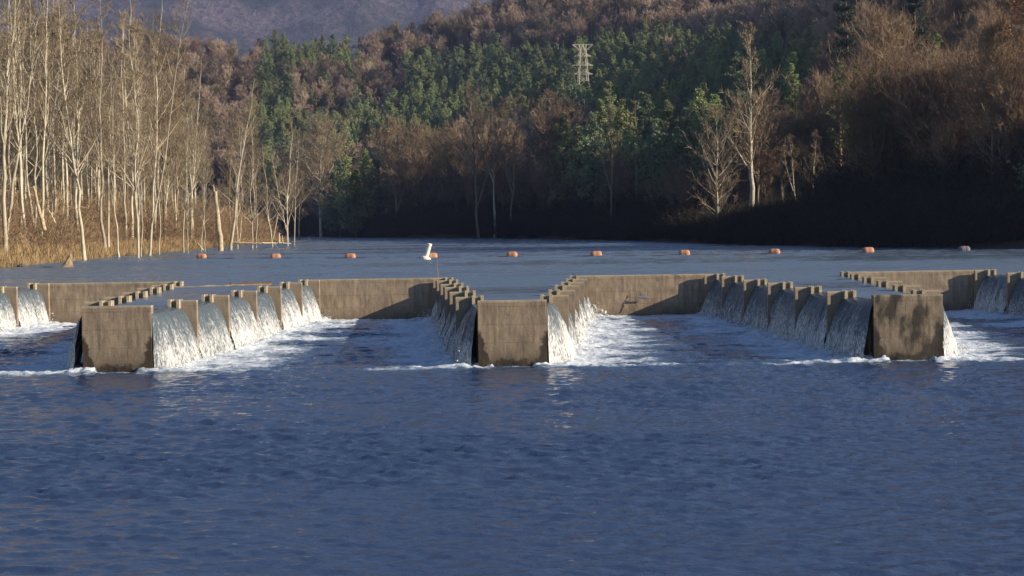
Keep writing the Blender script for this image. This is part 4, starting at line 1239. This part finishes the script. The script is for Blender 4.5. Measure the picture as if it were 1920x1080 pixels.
def rockobj(px_, py_, s, label, seed):
    rng = np.random.RandomState(seed)
    u = np.linspace(0, math.pi, 9); v = np.linspace(0, 2 * math.pi, 15)
    U, Vv = np.meshgrid(u, v, indexing='ij')
    r = 1 + .35 * fbm(np.cos(Vv) * np.sin(U) + 3, np.sin(Vv) * np.sin(U) + np.cos(U), seed, 3, 1.2)
    A = np.stack([r * np.sin(U) * np.cos(Vv) * s[0], r * np.sin(U) * np.sin(Vv) * s[1], r * np.cos(U) * s[2]], -1)
    q = at_z(px_, py_, WL)
    o = link('rock', mesh_np('rock', A.reshape(-1, 3), grid_faces(9, 15), M['rock']), None, q); tag(o, label, 'rock', 'rocks at the left shore')
rockobj(42, 501, (.5, .4, .3), 'dark rock half sunk near the left corner of the shore', 1)
rockobj(8, 499, (.4, .3, .22), 'low dark rock at the very left edge of the shore', 2)
rockobj(195, 482, (.6, .4, .25), 'flat tan rock at the water line right of the leaning white tree', 3)
rockobj(152, 486, (.3, .3, .2), 'small rock at the foot of the leaning white tree', 4)
def zpt(x_, y_, dz=0):
    q = at_z(x_, y_, WL); q[2] += dz; return q
log('driftwood_log', zpt(342, 462, .25), zpt(380, 466, .05), .10, .06, M['stump_wood'], 'dark crooked log lying at the end of the grass', 'log', 12, 3)
def updown(px0, py0, px1, py1, zoff=0):
    a_ = at_z(px0, py0, WL); b_ = at_y(px1, py1, a_[1]); a_[2] += zoff; return a_, b_
a_, b_ = updown(381, 470, 370, 455); log('branch_stub', a_, b_, .12, .06, M['driftwood'], 'pale branch stub poking up behind the farthest left buoy', 'driftwood', 13, 0)
a_ = at_y(440, 455, 205); b_ = at_y(488, 457, 205); log('driftwood_log', a_, b_, .17, .12, M['driftwood'], 'long pale driftwood log lying level under the leaning trunks', 'log', 14, 2)
a_ = at_y(492, 455, 212); b_ = at_y(545, 456, 225); log('driftwood_log', a_, b_, .10, .07, M['driftwood'], 'thin pale log ending below the tip of the point', 'log', 15, 4)
a_ = at_y(523, 456, 218); b_ = at_y(523, 437, 218); log('broken_stub', a_, b_, .17, .14, M['driftwood'], 'short upright pale stub near the tip of the point', 'stump', 16)
a_ = at_y(530, 456, 219); b_ = at_y(529, 441, 219); log('broken_stub', a_, b_, .10, .06, M['driftwood'], 'small leaning stub right beside the upright pale one', 'stump', 17)
a_ = at_y(548, 457, 222); b_ = at_y(582, 449, 222); log('driftwood_branch', a_, b_, .05, .03, M['stump_wood'], 'twiggy brown branch in the water off the tip of the point', 'branch', 18, 9)
a_ = at_y(62, 350, 140) ; b_ = at_y(84, 432, 140); log('broken_limb', b_, a_, .20, .10, M['driftwood'], 'broken bright limb slanting left through the brush', 'limb', 19, 2)
a_ = at_y(92, 395, 140); b_ = at_y(104, 418, 140); log('broken_limb', b_, a_, .10, .07, M['driftwood'], 'short bright limb slanting beside the longer broken one', 'limb', 20)
a_ = at_y(449, 455, 200); b_ = at_y(453, 410, 200); log('dead_stem', a_, b_, .09, .06, M['driftwood'], 'short white dead stem between leaning trunks on the point', 'stem', 21)
a_ = at_y(512, 448, 230); b_ = at_y(521, 402, 230); log('dead_stem', a_, b_, .11, .06, M['driftwood'], 'slanting dead stem below the tree leaning left', 'stem', 22)
# log caught in the upstream bay, and debris on the weir
a_ = at_z(322, 539, WL); b_ = at_z(508, 534, WL)
log('floating_log', a_, b_, .07, .05, M['stump_wood'], 'thin dark log floating across the bay behind the left front wall', 'log', 23, 0)
a_ = at_z(432, 534, WL + .05); b_ = at_z(510, 531.5, WL + .05)
log('floating_plank', a_, b_, .09, .08, mat_simple('red_plank', (.13, .075, .05), (.09, .05, .035), 3), 'reddish brown plank floating at the end of the thin log', 'plank', 24, 0)
a_ = at_y(1112, 572, 71.5); b_ = at_y(1142, 592, 69.5)
log('pale_branch', a_, b_, .045, .035, mat_simple('peeled_wood', (.8, .76, .68), (.6, .56, .48), 3), 'peeled white branch leaning out of the foam by the back wall', 'branch', 25, 0)
a_ = at_y(822, 527, Y1 + .1); b_ = at_y(818, 487, Y1 + .1)
log('caught_twig', a_, b_, .022, .012, M['tan_bark'], 'thin forked twig standing on the weir at the end of the left middle back wall', 'twig', 26, 3)
a_ = at_y(1193, 576, Y1 - .25); b_ = at_y(1193, 548, Y1 - .12)
log('leaning_stick', a_, b_, .02, .015, M['iron'], 'upright stick caught against the right middle back wall', 'stick', 27, 0)
a_ = at_y(1196, 557, Y1 - .2); b_ = at_y(1217, 558, Y1 - .2)
log('blue_scrap', a_, b_, .035, .03, M['blue_plastic'], 'bluish scrap hanging on the stick at the right middle back wall', 'debris', 28, 0)

# ------------------------------------------------------------------ haze
hz = NT('haze_air')
hz.t.nodes.remove(hz.b)
pv = hz.n('ShaderNodeVolumePrincipled')
pv.inputs['Color'].default_value = (0.44, 0.55, 1.0, 1)
pv.inputs['Density'].default_value = 0.00011
pv.inputs['Anisotropy'].default_value = 0.2
hz.l(pv.outputs[0], hz.out.inputs['Volume'])
V, F = boxes([(-3800, 3800, -70, 6400, -70, 1500)])
ho = link('haze', mesh_np('haze', V, F[:, ::1], hz.m))
tag(ho, kind='stuff')
